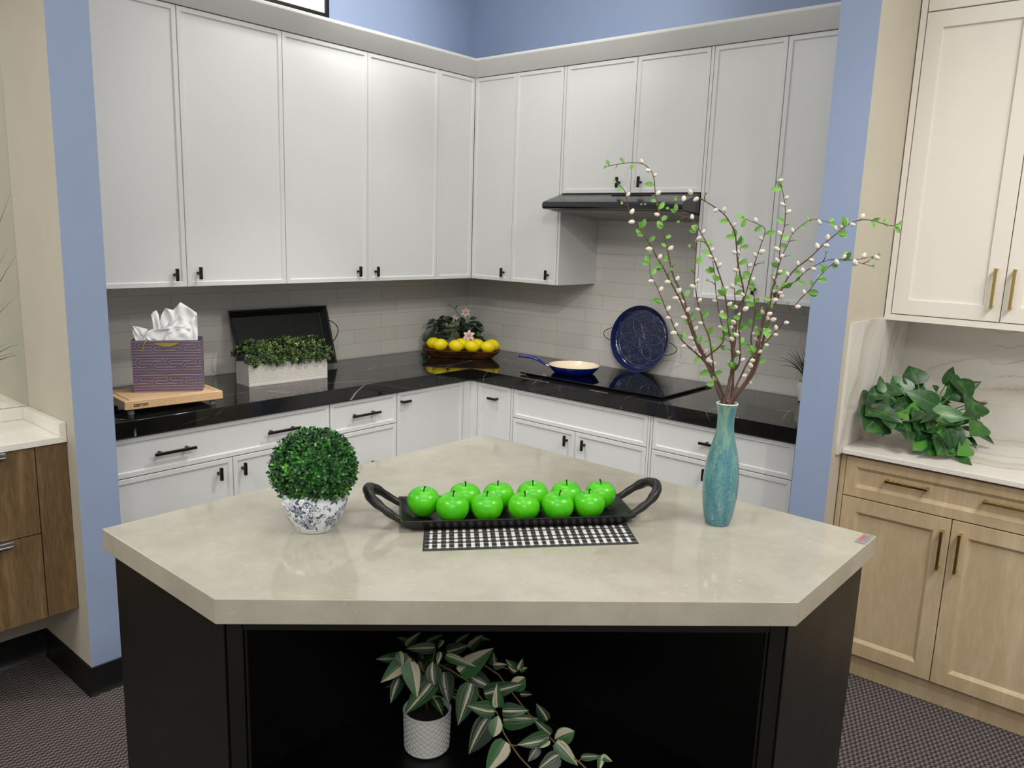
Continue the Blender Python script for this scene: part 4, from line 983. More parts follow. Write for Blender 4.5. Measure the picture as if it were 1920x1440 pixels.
# ------------------------------------------------------------------ things on the black worktop
def at_y(px, py, y): d = ray(px, py); return CAM + d * ((y - CAM[1]) / d[1])
def at_x(px, py, x): d = ray(px, py); return CAM + d * ((x - CAM[0]) / d[0])
# cutting board
r = thing('cutting_board', (-2.22, -.48, .915), 'pale wooden cutting board with burnt lettering under the gift bag', 'cutting board')
bo = V(-2.415, -.578, 0); bu = unit(V(.368, -.034, 0)); bv = V(-bu[1], bu[0], 0); BW, BD = .370, .240
bT = lambda p: bo + bu * p[0] + bv * p[1] + Z * p[2]
def rrect(w, d, i, z): return [bT((i, i, z)), bT((w - i, i, z)), bT((w - i, d - i, z)), bT((i, d - i, z))]
M = MB(); rg_ = [rrect(BW, BD, .002, .939), rrect(BW, BD, 0, .941), rrect(BW, BD, 0, .970), rrect(BW, BD, .002, .972), rrect(BW, BD, .018, .972), rrect(BW, BD, .020, .968), rrect(BW, BD, .024, .968), rrect(BW, BD, .026, .972)]
M.add([p for q in rg_ for p in q], [(3, 2, 1, 0)] + [(4 * k + i, 4 * k + (i + 1) % 4, 4 * k + 4 + (i + 1) % 4, 4 * k + 4 + i) for k in range(7) for i in range(4)] + [(28, 29, 30, 31)])
build('board', M, 'board_wood', r)
for a, b in ((.03, .03), (BW - .03, .03), (BW - .03, BD - .03), (.03, BD - .03)):
    M = MB(); M.lathe([(.011, .9152), (.012, .9162), (.012, .939)], bT((a, b, 0)), 16); build('foot', M, 'label_grey', r)
vs, fs = text_mesh('caron', .0215, .0002, .0005); M = MB(); wt = max(v[0] for v in vs)
M.add([bT((.030 + v[0] * 1.08, -.0003 - v[2], .9490 + v[1])) for v in vs], fs); build('lettering', M, 'burnt_brown', r)
# gift bag
r = thing('gift_bag', (-2.2, -.46, .972), 'purple gift bag with gold interlaced line pattern on the cutting board', 'gift bag')
go = V(-2.318, -.439, .9723); gu = unit(V(.208, -.135, 0)); gb = V(-gu[1], gu[0], 0); GW, GH, GD = .248, .203, .100
gT = lambda a, b, z: go + gu * a + gb * b + Z * z
def bag_gold(a, z):
    Pp, s, H = .107, .0109, .0654
    g = np.zeros(a.shape)
    zz = (z - .013) % H; row = np.floor((z - .013) / H)
    lines = [0, s, 5 * s, H]
    for l in lines: g = np.maximum(g, np.abs(zz - l) < .0008)
    best = np.full(a.shape, -1.0); val = np.zeros(a.shape)
    for k in range(-2, 4):          # interlaced stadium links
        for (dx, zc, pr) in ((0, 2.45 * s, 2 * k), (.052, 3.55 * s, 2 * k + 1)):
            cx = k * Pp + dx + .012; hx, rad = .034, 1.55 * s
            d = np.hypot(np.maximum(np.abs(a - cx) - hx, 0), zz - zc) - rad
            inside = (d < 0) & (d > -1.6 * s) & (zz > s * .9) & (zz < 5.1 * s)
            l = ((np.abs(d) < .0008) | (np.abs(d + s) < .0008)) & inside
            upd = inside & (pr > best); val = np.where(upd, l, val); best = np.where(upd, pr, best)
    return np.maximum(g, val)
def bag_face(name, pts, wdt):
    nu, nv = int(wdt / .0009), int(GH / .0009); A, Zz = np.meshgrid(np.linspace(0, wdt, nu + 1), np.linspace(0, GH, nv + 1))
    g = bag_gold(A, Zz)[..., None]; c0, c1 = np.array(lin((106, 89, 116))), np.array(lin((190, 172, 140)))
    M = MB(); p0, p1, q0, q1 = [np.asarray(p) for p in pts]
    fa, fz = (A / wdt)[..., None], (Zz / GH)[..., None]
    P = (p0 * (1 - fa) + p1 * fa) * (1 - fz) + (q0 * (1 - fa) + q1 * fa) * fz
    M.grid([list(x) for x in P]); M.col = (c0 + (c1 - c0) * g).reshape(-1, 3)
    return build(name, M, 'bag_paper', r)
bag_face('front_panel', (gT(0, 0, 0), gT(GW, 0, 0), gT(-.001, -.004, GH), gT(GW + .001, -.004, GH)), GW)
bag_face('side_panel', (gT(GW, .0002, 0), gT(GW, GD, 0), gT(GW + .001, -.0035, GH), gT(GW, GD + .006, GH)), GD)
bag_face('side_panel', (gT(0, .0002, 0), gT(0, GD, 0), gT(-.001, -.0035, GH), gT(0, GD + .006, GH)), GD)
M = MB(); M.grid([[gT(0, GD, 0), gT(GW, GD, 0)], [gT(0, GD + .006, GH + .002), gT(GW, GD + .006, GH + .002)]]); M.grid([[gT(0, 0, .0004), gT(GW, 0, .0004)], [gT(0, GD, .0004), gT(GW, GD, .0004)]]); build('back_panel', M, 'bag_purple', r)
M = MB(); Pq = []
for k in range(9):
    t = k / 8; Pq.append([gT(.082 + .086 * t, -.0050 - .002 * math.sin(PI * t), GH - .011 - .013 * math.sin(PI * t) ** .7), gT(.082 + .086 * t, -.0055 - .002 * math.sin(PI * t), GH - .009)])
M.grid(Pq); build('ribbon_tag', M, 'ribbon_gold', r)
M = MB(); Pq = []
for k in range(9):
    t = k / 8; c = gT(.065 - .032 * t ** .7, -.006 + .004 * t - .006 * math.sin(PI * t), GH + .002 - .05 * t ** 2.0); Pq.append([c, c + gu * .006 + Z * .0015])
M.grid(Pq); build('ribbon_handle', M, 'ribbon_gold', r)
# tissue paper in the bag
rt = random.Random(4); td = depth_of(gT(GW / 2, GD / 2, GH)); M = MB()
def tp(x, y, dd): return at_depth(200 + x / 6, 540 + y / 6, td + dd + (x - 670) * .00011)
SH = [([(340, 640), (470, 640)], [(280, 480), (440, 560)], [(285, 425), (310, 432), (330, 430), (460, 462)], .00), ([(520, 640), (620, 640)], [(525, 480), (615, 480)], [(497, 300), (520, 268), (560, 250), (585, 300)], .008), ([(570, 640), (790, 640)], [(600, 470), (790, 430)], [(598, 345), (628, 280), (660, 222), (705, 238), (752, 250)], .02),
      ([(690, 640), (1010, 640)], [(720, 430), (1015, 430)], [(738, 262), (785, 205), (830, 160), (920, 215), (1018, 285)], .03), ([(640, 640), (970, 640)], [(640, 480), (970, 440)], [(700, 395), (760, 370), (805, 298), (860, 325), (910, 350)], -.005), ([(400, 640), (720, 640)], [(420, 530), (720, 510)], [(440, 490), (520, 462), (640, 458), (770, 452)], -.018),
      ([(640, 640), (950, 640)], [(650, 530), (945, 520)], [(700, 462), (780, 455), (860, 456), (942, 456)], -.022), ([(900, 640), (1020, 640)], [(900, 500), (1030, 530)], [(920, 400), (980, 330), (1015, 300)], .0), ([(460, 640), (620, 640)], [(445, 590), (610, 595)], [(440, 545), (500, 560), (590, 580)], -.026), ([(600, 640), (900, 640)], [(640, 520), (880, 500)], [(620, 430), (700, 440), (800, 420), (880, 400)], -.012)]
for b, m_, t, dd in SH:
    P = []; n = 14; ph = rt.random() * 6
    for j in range(n + 1):
        v = j / n; row = []
        for i in range(n + 1):
            u = i / n
            q = [(np.interp(u, np.linspace(0, 1, len(e)), [w[0] for w in e]), np.interp(u, np.linspace(0, 1, len(e)), [w[1] for w in e])) for e in (b, m_, t)]
            x = (1 - v) ** 2 * q[0][0] + 2 * v * (1 - v) * q[1][0] + v * v * q[2][0]; y = (1 - v) ** 2 * q[0][1] + 2 * v * (1 - v) * q[1][1] + v * v * q[2][1]
            crm = mnoise.noise(Vector((u * 3 + ph, v * 3, dd * 90))) * .014 * v + .014 * abs(((u * 1.9 + v * .9 + ph) % 1) - .5) * v
            row.append(tp(x, y, dd + crm))
        P.append(row)
    M.grid(P)
o = build('tissue_paper', M, 'tissue_white', loc=tuple(gT(GW / 2, GD / 2, GH - .05)), smooth=38)
sm = o.modifiers.new('t', 'SOLIDIFY'); sm.thickness = .0004
tag(o, 'crumpled white tissue paper sticking out of the purple gift bag', 'tissue paper')

# leaning black tray
TRp, BRp, TLp = at_y(609, 572, -.060), at_y(636, 680, -.150), at_y(429, 583, -.060)
r = thing('wooden_tray', ((TLp[0] + TRp[0]) / 2, -.06, .915), 'black wooden tray with wire handles leaning on the tiles behind the white trough', 'tray')
tw = .562; xr = (TRp[0] + BRp[0]) / 2; e1 = V(1, 0, 0); eb = V(xr - tw, -.150, BRp[2]); e2 = unit(V(0, .090, TRp[2] - BRp[2])); Hh = (TRp[2] - BRp[2]) / e2[2]; e3 = np.cross(e1, e2)   # e3 faces the room (-y, up)
if e3[1] > 0: e3 = -e3
kT = lambda p: eb + e1 * p[0] + e2 * p[1] + e3 * p[2]
def kr(i, dp): return [kT((i, i, dp)), kT((tw - i, i, dp)), kT((tw - i, Hh - i, dp)), kT((i, Hh - i, dp))]
M = MB(); q = [kr(.028, -.044), kr(.026, -.044), kr(0, 0), kr(.008, 0), kr(.030, -.036)]
M.add([p for x in q for p in x], [(3, 2, 1, 0)] + [(4 * k + i, 4 * k + (i + 1) % 4, 4 * k + 4 + (i + 1) % 4, 4 * k + 4 + i) for k in range(4) for i in range(4)] + [(16, 17, 18, 19)])
mn = min(p[2] for p in M.v); M.v = [(x, y, z + max(0, .9158 - mn)) for x, y, z in M.v]
build('tray_body', M, 'tray_black', r, bevel=.0012, seg=1)
for a, sg in ((0, -1), (tw, 1)):
    M = MB(); M.tube([kT((a - sg * .006 + sg * .012 * math.sin(PI * k / 16), Hh * .36 + .120 * k / 16, -.012 + .062 * math.sin(PI * k / 16) ** .7)) for k in range(17)], .0024, 8); build('handle', M, 'wire_dark', r, smooth=True)

# white trough with boxwood
r = thing('trough_planter', (-1.58, -.33, .915), 'white woven-pattern trough planted with low olive boxwood before the leaning tray', 'planter')
qo = V(-1.781, -.366, .9153); qu = unit(V(.402, -.026, 0)); qv = V(-qu[1], qu[0], 0); QW, QD, QH = .403, .116, .100
qT = lambda a, b, z: qo + qu * a + qv * b + Z * z
per = []; N1, N2 = 190, 56
for i in range(N1): per.append((QW * i / N1, 0, 0, -1, QW * i / N1, QW))
for i in range(N2): per.append((QW, QD * i / N2, 1, 0, QD * i / N2, QD))
for i in range(N1): per.append((QW - QW * i / N1, QD, 0, 1, QW * i / N1, QW))
for i in range(N2): per.append((0, QD - QD * i / N2, -1, 0, QD * i / N2, QD))
P = []
for j in range(51):
    z = QH * j / 50; row = []
    for (a, b, nx, ny, s, Ls) in per:
        tp_ = 1 + .0 * z; g = 0
        if .008 < z < QH - .008 and .006 < s < Ls - .006:
            u1, u2 = ((s + z) / .0125) % 1, ((s - z) / .0125) % 1
            g = -.0022 * (math.sin(PI * u1) * math.sin(PI * u2)) ** 1.0
        row.append(qT(a + nx * g, b + ny * g, z))
    P.append(row)
inn = lambda z, t: [qT(min(max(a, t), QW - t), min(max(b, t), QD - t), z) for (a, b, *_u) in per]
P += [inn(QH, .004), inn(QH - .02, .005)]
M = MB(); M.grid(P, closed_u=True); M.f.append(tuple(range(len(per)))[::-1]); M.m.append(0); build('trough', M, 'planter_white', r, smooth=45)
M = MB(); M.grid([[qT(.0052, .0052, QH - .016), qT(QW - .0052, .0052, QH - .016)], [qT(.0052, QD - .0052, QH - .016), qT(QW - .0052, QD - .0052, QH - .016)]]); build('soil', M, 'soil_dark', r)
L = Leaves(); rq = random.Random(14); spots = []
for i in range(560):
    a, b = rq.uniform(-.014, QW + .016), rq.uniform(-.016, QD + .014)
    ea, eb_ = min(a + .02, QW + .02 - a) / .05, min(b + .02, QD + .02 - b) / .05
    h = .086 * min(1, max(ea, 0)) ** .5 * min(1, max(eb_, 0)) ** .4 * (.95 + .07 * math.sin(a * 33 + 1)) * rq.uniform(.62, 1.03)
    nn = unit(V(0, 0, 1) + qu * (a / QW - .5) * .9 + qv * (b / QD - .5) * 1.8 + V(rq.uniform(-.4, .4), rq.uniform(-.4, .4), 0))
    spots.append((qT(a, b, QH + .004 + h), nn))
for i in range(80):
    a = rq.uniform(-.004, QW); spots.append((qT(a, rq.uniform(-.014, -.004), QH + rq.uniform(-.008, .03)), unit(-qv + Z * .4)))
BLUNT = [(0, .1), (.2, .6), (.45, 1.0), (.7, .98), (.88, .68), (1, .22)]
sprigs(rq, L, spots, .0150, .0105, 3, .0052, tonefn=lambda p, n: min(1, max(0, rq.gauss(.40, .25))))
M = MB()
for i in range(14): a = QW * (i + .5) / 14; M.tube([qT(a, QD / 2, QH - .018), qT(a + .006, QD / 2 + .01, QH + .05)], .002, 5)
build('stems', M, 'stem_brown', r); build('foliage', L, 'boxwood_olive', r, smooth=True)

# wooden boat bowl and lemons
bc_ = V(-.415, -.351, 0); wu = unit(V(.65, -.76, 0)); wv = V(-wu[1], wu[0], 0)
r = thing('fruit_bowl', (-.415, -.351, .915), 'long brown wooden bowl of lemons in the worktop corner', 'bowl')
def sup(hl, hw, z, n=56, e=4.5):
    o = []
    for k in range(n):
        a = 2 * PI * k / n; c, s = math.cos(a), math.sin(a)
        o.append(bc_ + wu * (hl * math.copysign(abs(c) ** (2 / e), c)) + wv * (hw * math.copysign(abs(s) ** (2 / e), s)) + Z * z)
    return o
P = [sup(.160, .045, .9152), sup(.168, .050, .9158), sup(.178, .056, .922), sup(.205, .076, .945), sup(.222, .090, .9605), sup(.222, .090, .9635), sup(.216, .084, .9635), sup(.200, .070, .954), sup(.180, .058, .9495)]
M = MB(); M.grid(P, closed_u=True); n = 56; M.f += [tuple(range(n))[::-1], tuple(range(8 * n, 9 * n))]; M.m += [0, 0]; build('bowl', M, 'bowl_wood', r, smooth=40)
vs, fs = text_mesh('TOT', .021, .0002, .0008); M = MB()
sl = unit(V(0, 0, .0385) + -wv * .034); nf = unit(np.cross(wu, sl)); nf = nf if nf @ wv < 0 else -nf
M.add([bc_ + wu * (.118 + v[0]) - wv * .0560 + Z * .9225 + sl * v[1] + nf * (.0008 + v[2]) for v in vs], fs); build('lettering', M, 'burnt_brown', r)
def lemon_mb():
    M = MB(); pr_ = []
    for k in range(25):
        a = PI * k / 24; z = -math.cos(a) * .0410; rad = .0340 * math.sin(a) ** .9
        z += math.copysign(.004 * math.exp(-(rad / .0075) ** 2), z); pr_.append((max(rad, 1e-5), z))
    M.lathe(pr_, (0, 0, 0), 28); return M
lem0 = None
for i, (s, t, lab) in enumerate([(-.163, .038, 'yellow lemon at the left end of the wooden bowl'), (-.121, -.037, 'large yellow lemon second from the left, raised highest in the bowl'), (-.030, -.037, 'yellow lemon at the front of the bowl, third from the left'), (-.004, .038, 'yellow lemon in the back of the bowl below the white flowers'),
      (.061, -.037, 'yellow lemon in the front middle of the bowl, below the pink lily'), (.086, .038, 'yellow lemon in the back of the bowl behind the pink lily'), (.152, -.036, 'yellow lemon at the front right of the bowl, above the burnt letters'), (.174, .037, 'yellow lemon at the right end of the wooden bowl')]):
    if lem0 is None: lem0 = build('lemon', lemon_mb(), 'lemon_skin', smooth=True, local=True); o = lem0
    else: o = lem0.copy(); COL.objects.link(o)
    o.location = tuple(bc_ + wu * s + wv * t + Z * (.9860 + (.004 if i == 1 else 0))); o.rotation_euler = (PI / 2 + rq.uniform(-.2, .2), rq.uniform(-.3, .3), math.atan2(wu[1], wu[0]) + PI / 2 + rq.uniform(-.16, .16))
    tag(o, lab, 'lemon', 'lemons in the wooden bowl')

# flowering plant in the corner
r = thing('flowering_plant', (-.155, -.165, .915), 'dark leafy artificial plant with pale pink lilies in the worktop corner', 'plant')
M = MB(); pc2 = V(-.155, -.165, .9153); M.lathe([(.050, 0), (.055, .003), (.066, .100), (.070, .112), (.066, .114), (.060, .100), (1e-5, .098)], pc2, 36); build('pot', M, 'vinyl_black', r, smooth=40)
L = Leaves(); M = MB(); rp = random.Random(31); dc = depth_of(pc2 + V(-.05, -.05, .12))
root = pc2 + V(0, 0, .095)
for k in range(40):
    a = rp.uniform(-1.75, 1.75); rad = rp.uniform(.25, 1.0)
    px, py = 852 + 46 * math.sin(a) * rad, 632 - 44 * math.cos(a) * rad * (1 if abs(a) < 1.2 else .8)
    B = at_depth(px, py, dc + rp.uniform(-.10, .05)); d = V(0, 0, 0) + R_RIGHT * math.sin(a) * rp.uniform(.6, 1.2) - R_FWD * rp.uniform(.1, .6) + Z * rp.uniform(-.6, .35)
    L.leaf(B, d, Z - R_FWD * .5, rp.uniform(.055, .085), rp.uniform(.028, .038), HEART if k % 2 else OVAL, rp.uniform(.3, .9), .2, rp.random(), nv=6, nu=2)
    M.tube([root, (root + B) / 2 + V(0, 0, .02), B], .0016, 5)
for b, t in (((816, 598), (801, 608)), ((818, 612), (793, 640)), ((806, 632), (792, 650)), ((880, 598), (894, 596)), ((892, 606), (908, 619)), ((846, 594), (828, 602)), ((838, 612), (812, 606)), ((895, 620), (900, 634)), ((800, 640), (795, 668)), ((862, 640), (848, 652))):
    leaf_px(L, b, t, dc - .06, dc - .08, .5, rp.random(), OVAL, .5, .2, nv=6)
Sx = [at_depth(a, b, dc - .02) for a, b in ((868, 610), (862, 592), (853, 580), (846, 574), (839, 571))]; M.tube(Sx, .0022, 6); L.leaf(Sx[2], R_RIGHT * .5 - R_DOWN, -R_FWD, .03, .012, LANCE, .3, .2, .3)
FM = Leaves(); cols = []
for (px, py, sz, dd, pale) in ((879, 630, .040, -.14, 0), (873, 586, .030, -.02, .2), (852, 599, .030, -.03, .8), (811, 620, .028, -.05, .7)):
    c = at_depth(px, py, dc + dd); fx, fy, fz = frame_of(unit(-R_FWD + V(0, 0, .25) + R_RIGHT * rp.uniform(-.3, .3)))
    for k in range(6):
        a = k * PI / 3 + .5; n0 = len(FM.v); FM.leaf(c, (fx * math.cos(a) + fy * math.sin(a)) + fz * .35, fz, sz, sz * .52, OVAL, .7, .15, .5, nv=6, nu=2)
        for i in range(n0, len(FM.v)):
            t = FM.uv[i][1]; w = max(0, 1 - t * 1.7)
            base = np.array(lin((236, 214, 206))) * (1 - pale * .25); cols.append(base * (1 - w) + np.array(lin((206, 110, 112))) * w if not pale > .5 else base * (1 - .3 * w))
    M.tube([c, c - fz * .03, (c + root) / 2 + V(0, 0, .03), root], .0014, 5)
def clampwall(B_):
    B_.v = [(min(x, -.013), min(y, -.013), max(z, .918)) for x, y, z in B_.v]
for q in (L, M, FM): clampwall(q)
build('stems', M, 'vine_green', r, smooth=True); build('leaves', L, 'lily_leaf', r, smooth=True); FM.tone = None; FM.uv = None; FM.col = np.array(cols); build('flowers', FM, 'flower_pink', r, smooth=True)

# frying pan
r = thing('frying_pan', (-.377, -1.12, .9276), 'cobalt blue frying pan with cream inside on the hob', 'pan')
pn = V(-.377, -1.12, .9278)
M = MB(); M.lathe([(1e-5, 0), (.094, 0), (.100, .002), (.112, .012), (.127, .030), (.1325, .038), (.1335, .041), (.131, .0415), (.130, .0405)], pn, 72, close=True); build('pan_body', M, 'pan_blue', r, smooth=40)
M = MB(); M.lathe([(.1305, .0418), (.127, .036), (.112, .016), (.098, .006), (.088, .004), (1e-5, .004)], pn, 72, close=True); build('lining', M, 'pan_cream', r, smooth=40)
hd = unit(V(-.528, -.872, 0) - V(-.377, -1.12, 0)); h0 = pn + hd * .128 + Z * .028
HP = [h0 + hd * a + Z * b for a, b in ((.016, .006), (.035, .017), (.060, .030), (.085, .038), (.110, .042), (.135, .0435), (.158, .0435), (.164, .043))]
M = MB(); M.tube(HP, [.0075, .009, .0102, .0108, .0105, .010, .0098, .0065], 14, sq=.72); build('handle', M, 'pan_blue', r, smooth=50)
M = MB(); M.tube([h0, h0 + hd * .010 + Z * .003, h0 + hd * .018 + Z * .007], [.0095, .0088, .0080], 14, sq=.75); build('ferrule', M, 'aluminium', r, smooth=50)

# blue relief dish leaning on the tiles
dcn = at_x(1197, 635, -.070); tilt = math.atan2(.052, .345); fe1 = V(0, -1, 0); fe2 = V(math.sin(tilt), 0, math.cos(tilt)); fe3 = V(-math.cos(tilt), 0, math.sin(tilt)); DR = .1755
dcn[2] = .9280 + DR * fe2[2]
r = thing('serving_dish', (dcn[0], dcn[1], .9275), 'round dark blue relief dish with wire handles leaning behind the hob', 'dish')
nth, nr = 300, 110; th = np.linspace(0, 2 * PI, nth, endpoint=False); rad_ = np.linspace(.0004, .1480, nr)
RR, TT = np.meshgrid(rad_, th, indexing='ij'); X, Y = RR * np.cos(TT), RR * np.sin(TT)
hgt = np.zeros(X.shape)
def ridge(d, w): return np.exp(-(d / w) ** 2)
Rf = .082
for k in range(6):
    a = k * PI / 3 + PI / 6; hgt = np.maximum(hgt, ridge(np.hypot(X - Rf * math.cos(a), Y - Rf * math.sin(a)) - Rf * .80, .0016))
hgt = np.maximum(hgt, ridge(RR - .140, .002)); hgt = np.maximum(hgt, ridge(RR - .012, .0018))
Af = np.abs(((TT + PI / 6) % (PI / 3)) - PI / 6); Xf, Yf = RR * np.cos(Af), RR * np.sin(Af)
tex = .85 * np.maximum(0, np.sin(Xf * 560 + 2.6 * np.sin(Yf * 240))) ** 4 * np.maximum(0, np.sin(Yf * 420 + 2.5 * np.sin(Xf * 210 + 1))) ** .5 + .6 * np.maximum(0, np.sin(Yf * 900 - Xf * 520 + 1.7 * np.sin(Xf * 300))) ** 6
hgt = np.maximum(hgt, tex * (RR < .136))
for k in range(12):
    a = k * PI / 6; d = np.hypot(X - .118 * math.cos(a), Y - .118 * math.sin(a)); hgt = np.maximum(hgt, ridge(d - .007, .0014)); hgt = np.maximum(hgt * (d > .0055), ridge(d, .002))
HT = np.zeros(X.shape); HT = -.034 + hgt * .0022
prof = [(.152, -.0335), (.160, -.026), (.168, -.010), (.1725, -.001), (.1745, .0005), (DR, -.001), (.1735, -.010), (.166, -.028), (.155, -.0385), (.0004, -.0390)]
P = [[dcn + fe1 * X[i, j] + fe2 * Y[i, j] + fe3 * HT[i, j] for j in range(nth)] for i in range(nr)]
cc = np.array(lin((16, 22, 58))); cl = np.array(lin((82, 94, 132))); C_ = [(cc + (cl - cc) * (hgt[i, j] ** 2) * .8) for i in range(nr) for j in range(nth)]
for rr_, dz_ in prof:
    P.append([dcn + fe1 * rr_ * math.cos(t) + fe2 * rr_ * math.sin(t) + fe3 * dz_ for t in th]); edge = rr_ > .1735 and dz_ > -.005
    C_ += [np.array(lin((92, 104, 140))) if edge else np.array(lin((24, 34, 82)))] * nth
M = MB(); M.grid(P, closed_u=True); M.col = np.array(C_); build('dish_body', M, 'dish_glaze', r, smooth=True)
for sg, a0 in ((-1, .04), (1, -.20)):
    M = MB(); pts = []
    for k in range(21):
        t = PI * k / 20; aa = a0 + (k / 20 - .5) * .40
        cx = (DR + .002) * math.cos(aa) + .052 * math.sin(t) ** .75; pts.append(dcn + fe1 * sg * cx + fe2 * ((DR) * math.sin(aa) * (1.0)) + fe3 * (-.012))
    M.tube(pts, .0021, 8); build('handle', M, 'wire_dark', r, smooth=True)

# small grass pot beside the right partition
r = thing('grass_pot', (-.085, -2.225, .915), 'small green grass in a white pot half hidden by the right partition', 'plant')
pg = V(-.085, -2.225, .9153); M = MB(); M.lathe([(.036, 0), (.042, .004), (.050, .040), (.052, .075), (.049, .092), (.046, .090), (.046, .080), (1e-5, .080)], pg, 36); build('pot', M, 'ceramic_white', r, smooth=40)
L = Leaves(); rr2 = random.Random(2); dg = depth_of(pg + V(0, 0, .1))
rt0 = pg + V(0, 0, .08)
for (x, y) in ((1461, 690), (1462, 675), (1475, 663), (1478, 672), (1489, 656), (1494, 658), (1500, 655), (1508, 656), (1485, 666), (1515, 654), (1522, 660), (1530, 668), (1537, 676), (1504, 650), (1472, 680), (1481, 659)):
    e = at_depth(x, y, dg + rr2.uniform(-.04, .02)); e[0] = min(e[0], -.02); b = rt0 + V(rr2.uniform(-.02, .02), rr2.uniform(-.02, .02), 0)
    q = [b + (e - b) * t + Z * (.035 * math.sin(PI * t * .9)) * (abs(x - 1506) / 45) for t in np.linspace(0, 1, 7)]; L.blade(q, .0042, rr2.random() * .6, side=tuple(R_FWD))
for k in range(50):
    a = rr2.random() * 6.28; l = rr2.uniform(.06, .12); b = rt0 + V(rr2.uniform(-.025, .025), rr2.uniform(-.025, .025), 0); e = b + V(math.cos(a) * l * .45, math.sin(a) * l * .45, l)
    if e[0] > -.02: continue
    L.blade([b + (e - b) * t for t in np.linspace(0, 1, 5)], .004, rr2.random() * .5, side=tuple(R_FWD))
build('blades', L, 'grass_leaf', r, smooth=True)

# leafy pothos on the marble counter
r = thing('leafy_pothos', (-.42, -2.83, .887), 'broad green trailing pothos foliage lying on the white marble counter', 'plant')
L = Leaves(); M = MB(); rv = random.Random(9)
PX = [((860, 330), (745, 110), 1.05, .2), ((690, 450), (545, 238), 1.0, .55), ((1100, 605), (690, 430), .56, .45), ((915, 610), (545, 545), .52, .5), ((1035, 690), (1490, 745), .46, .75), ((945, 640), (690, 665), .6, .85), ((965, 745), (885, 960), .95, .4),
      ((1435, 380), (1185, 500), .8, .5), ((1340, 268), (1500, 518), .62, .3), ((1195, 345), (1290, 118), .38, .2), ((415, 430), (388, 235), .45, .3), ((400, 335), (565, 495), .5, .1), ((285, 470), (555, 515), .7, .15), ((262, 430), (205, 645), .4, .05), ((340, 745), (195, 905), 1.1, .45),
      ((335, 640), (665, 795), .5, .3), ((595, 655), (745, 785), .6, .9), ((595, 800), (748, 965), .7, .25), ((1225, 900), (1035, 925), .8, .95), ((1205, 860), (1495, 965), .55, .55), ((1620, 800), (1490, 965), .7, .7), ((1190, 1020), (1300, 1185), 1.1, .85), ((1185, 1010), (1095, 1205), .75, .45),
      ((985, 960), (835, 1115), .75, .9), ((1085, 1140), (897, 1180), .42, .2), ((1475, 1085), (1335, 1205), .6, .9), ((1350, 1205), (1515, 1375), .45, .6), ((1555, 545), (1470, 745), .75, .4), ((1590, 725), (1672, 680), .4, .8), ((1560, 790), (1672, 842), .45, .7), ((640, 640), (445, 570), .5, .3), ((480, 760), (545, 885), .7, .4), ((720, 900), (750, 1030), .7, .05), ((820, 780), (760, 930), .7, .05),
      ((1330, 1000), (1520, 1060), .6, .9), ((560, 560), (400, 620), .6, .1), ((1250, 480), (1440, 540), .5, .15), ((1100, 400), (1040, 340), .7, .1), ((900, 900), (840, 1010), .6, .05), ((300, 640), (205, 720), .8, .1), ((700, 560), (560, 640), .5, .2), ((1130, 780), (1390, 830), .4, .7), ((1480, 620), (1620, 760), .5, .3)]
def ptd(py): return 3.09 - (py - 690) / 185 * .33
hub = at_depth(1590 + 960 / 6.544, 670 + 700 / 6.544, 2.99)
for i, (b, t, wr, tone) in enumerate(PX):
    bx, by, tx, ty = 1590 + b[0] / 6.544, 670 + b[1] / 6.544, 1590 + t[0] / 6.544, 670 + t[1] / 6.544
    j = rv.uniform(-.02, .03) - (.05 if i in (2, 4) else 0); n0 = len(L.v)
    leaf_px(L, (bx, by), (tx, ty), ptd(by) + j, ptd(ty) + j - .02, wr * 1.25, tone, HEART, rv.uniform(.2, .6), rv.uniform(.05, .3), nu=4, nv=10)
    B = np.array(L.v[n0 + 2]); M.tube([hub + (B - hub) * .1, (hub + B) / 2 + V(0, 0, -.01), B], .002, 5)
for k in range(34):
    B = hub + V(rv.uniform(-.16, .12), rv.uniform(-.16, .16), rv.uniform(-.07, .06)); L.leaf(B, V(rv.uniform(-1, .6), rv.uniform(-1, 1), rv.uniform(-.6, .3)), V(-.4, -.2, 1), rv.uniform(.06, .085), rv.uniform(.045, .06), HEART, .4, .2, rv.random() * .3, 7, 4)
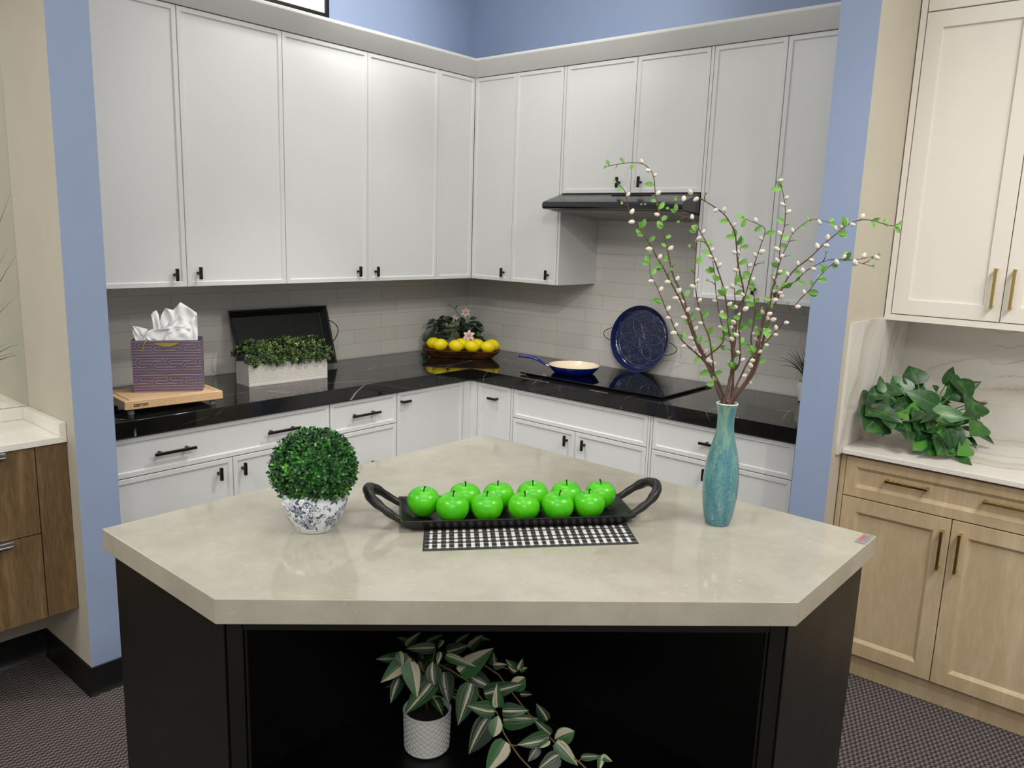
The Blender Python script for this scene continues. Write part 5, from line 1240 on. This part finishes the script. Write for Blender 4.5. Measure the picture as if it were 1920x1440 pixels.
for k in range(20):
    x, y = rv.uniform(1650, 1805), rv.uniform(705, 800); B = at_depth(x, y, ptd(y) + rv.uniform(.0, .07)); n0 = len(L.v)
    L.leaf(B, R_RIGHT * rv.uniform(-1, 1) + R_DOWN * rv.uniform(-.5, .9) - R_FWD * .3, -R_FWD + Z * .5, rv.uniform(.075, .11), rv.uniform(.05, .07), HEART, rv.uniform(.2, .6), .2, rv.random() * .7, 8, 4)
    M.tube([hub, (hub + B) / 2 + V(0, 0, -.01), B], .002, 5)
M.tube([at_depth(1590 + a / 6.544, 670 + b / 6.544, ptd(670 + b / 6.544)) for a, b in ((1050, 640), (1060, 800), (1090, 960), (1180, 1080), (1225, 1210), (1330, 1190), (1430, 1160))], .0016, 6)
for q in (L, M): q.v = [(min(x, -.02), min(y, -2.588), max(z, .8893)) for x, y, z in q.v]
build('stems', M, 'vine_green', r, smooth=True); build('leaves', L, 'pothos_leaf', r, smooth=True)

# grassy plant on the left vanity
r = thing('tall_grass_plant', (-2.98, -.56, .917), 'arching green grass blades at the mirror over the walnut vanity', 'plant')
pl = V(-2.98, -.56, .9173); M = MB(); M.lathe([(.040, 0), (.045, .004), (.055, .11), (.052, .112), (.048, .10), (1e-5, .10)], pl, 32); build('pot', M, 'ceramic_white', r, smooth=40)
L = Leaves(); dl = depth_of((-2.86, -.56, 1.2)); rl2 = random.Random(6)
for (x, y, w) in ((20, 362, .006), (16, 462, .005), (29, 480, .006), (28, 558, .006), (8, 568, .005), (16, 643, .005), (34, 645, .008), (31, 666, .009), (27, 662, .005), (-30, 330, .006), (-60, 420, .006), (-20, 520, .006)):
    e = at_depth(x, y, dl); b = pl + V(rl2.uniform(-.02, .02), rl2.uniform(-.02, .02), .10)
    mid = b + (e - b) * .55 + V(-.01, 0, .06 if y > 500 else .02)
    q = [b * (1 - t) ** 2 + 2 * t * (1 - t) * mid + e * t * t for t in np.linspace(0, 1, 10)]; L.blade(q, w, rl2.uniform(.2, .9), side=tuple(R_FWD))
build('blades', L, 'grass_leaf', r, smooth=True)
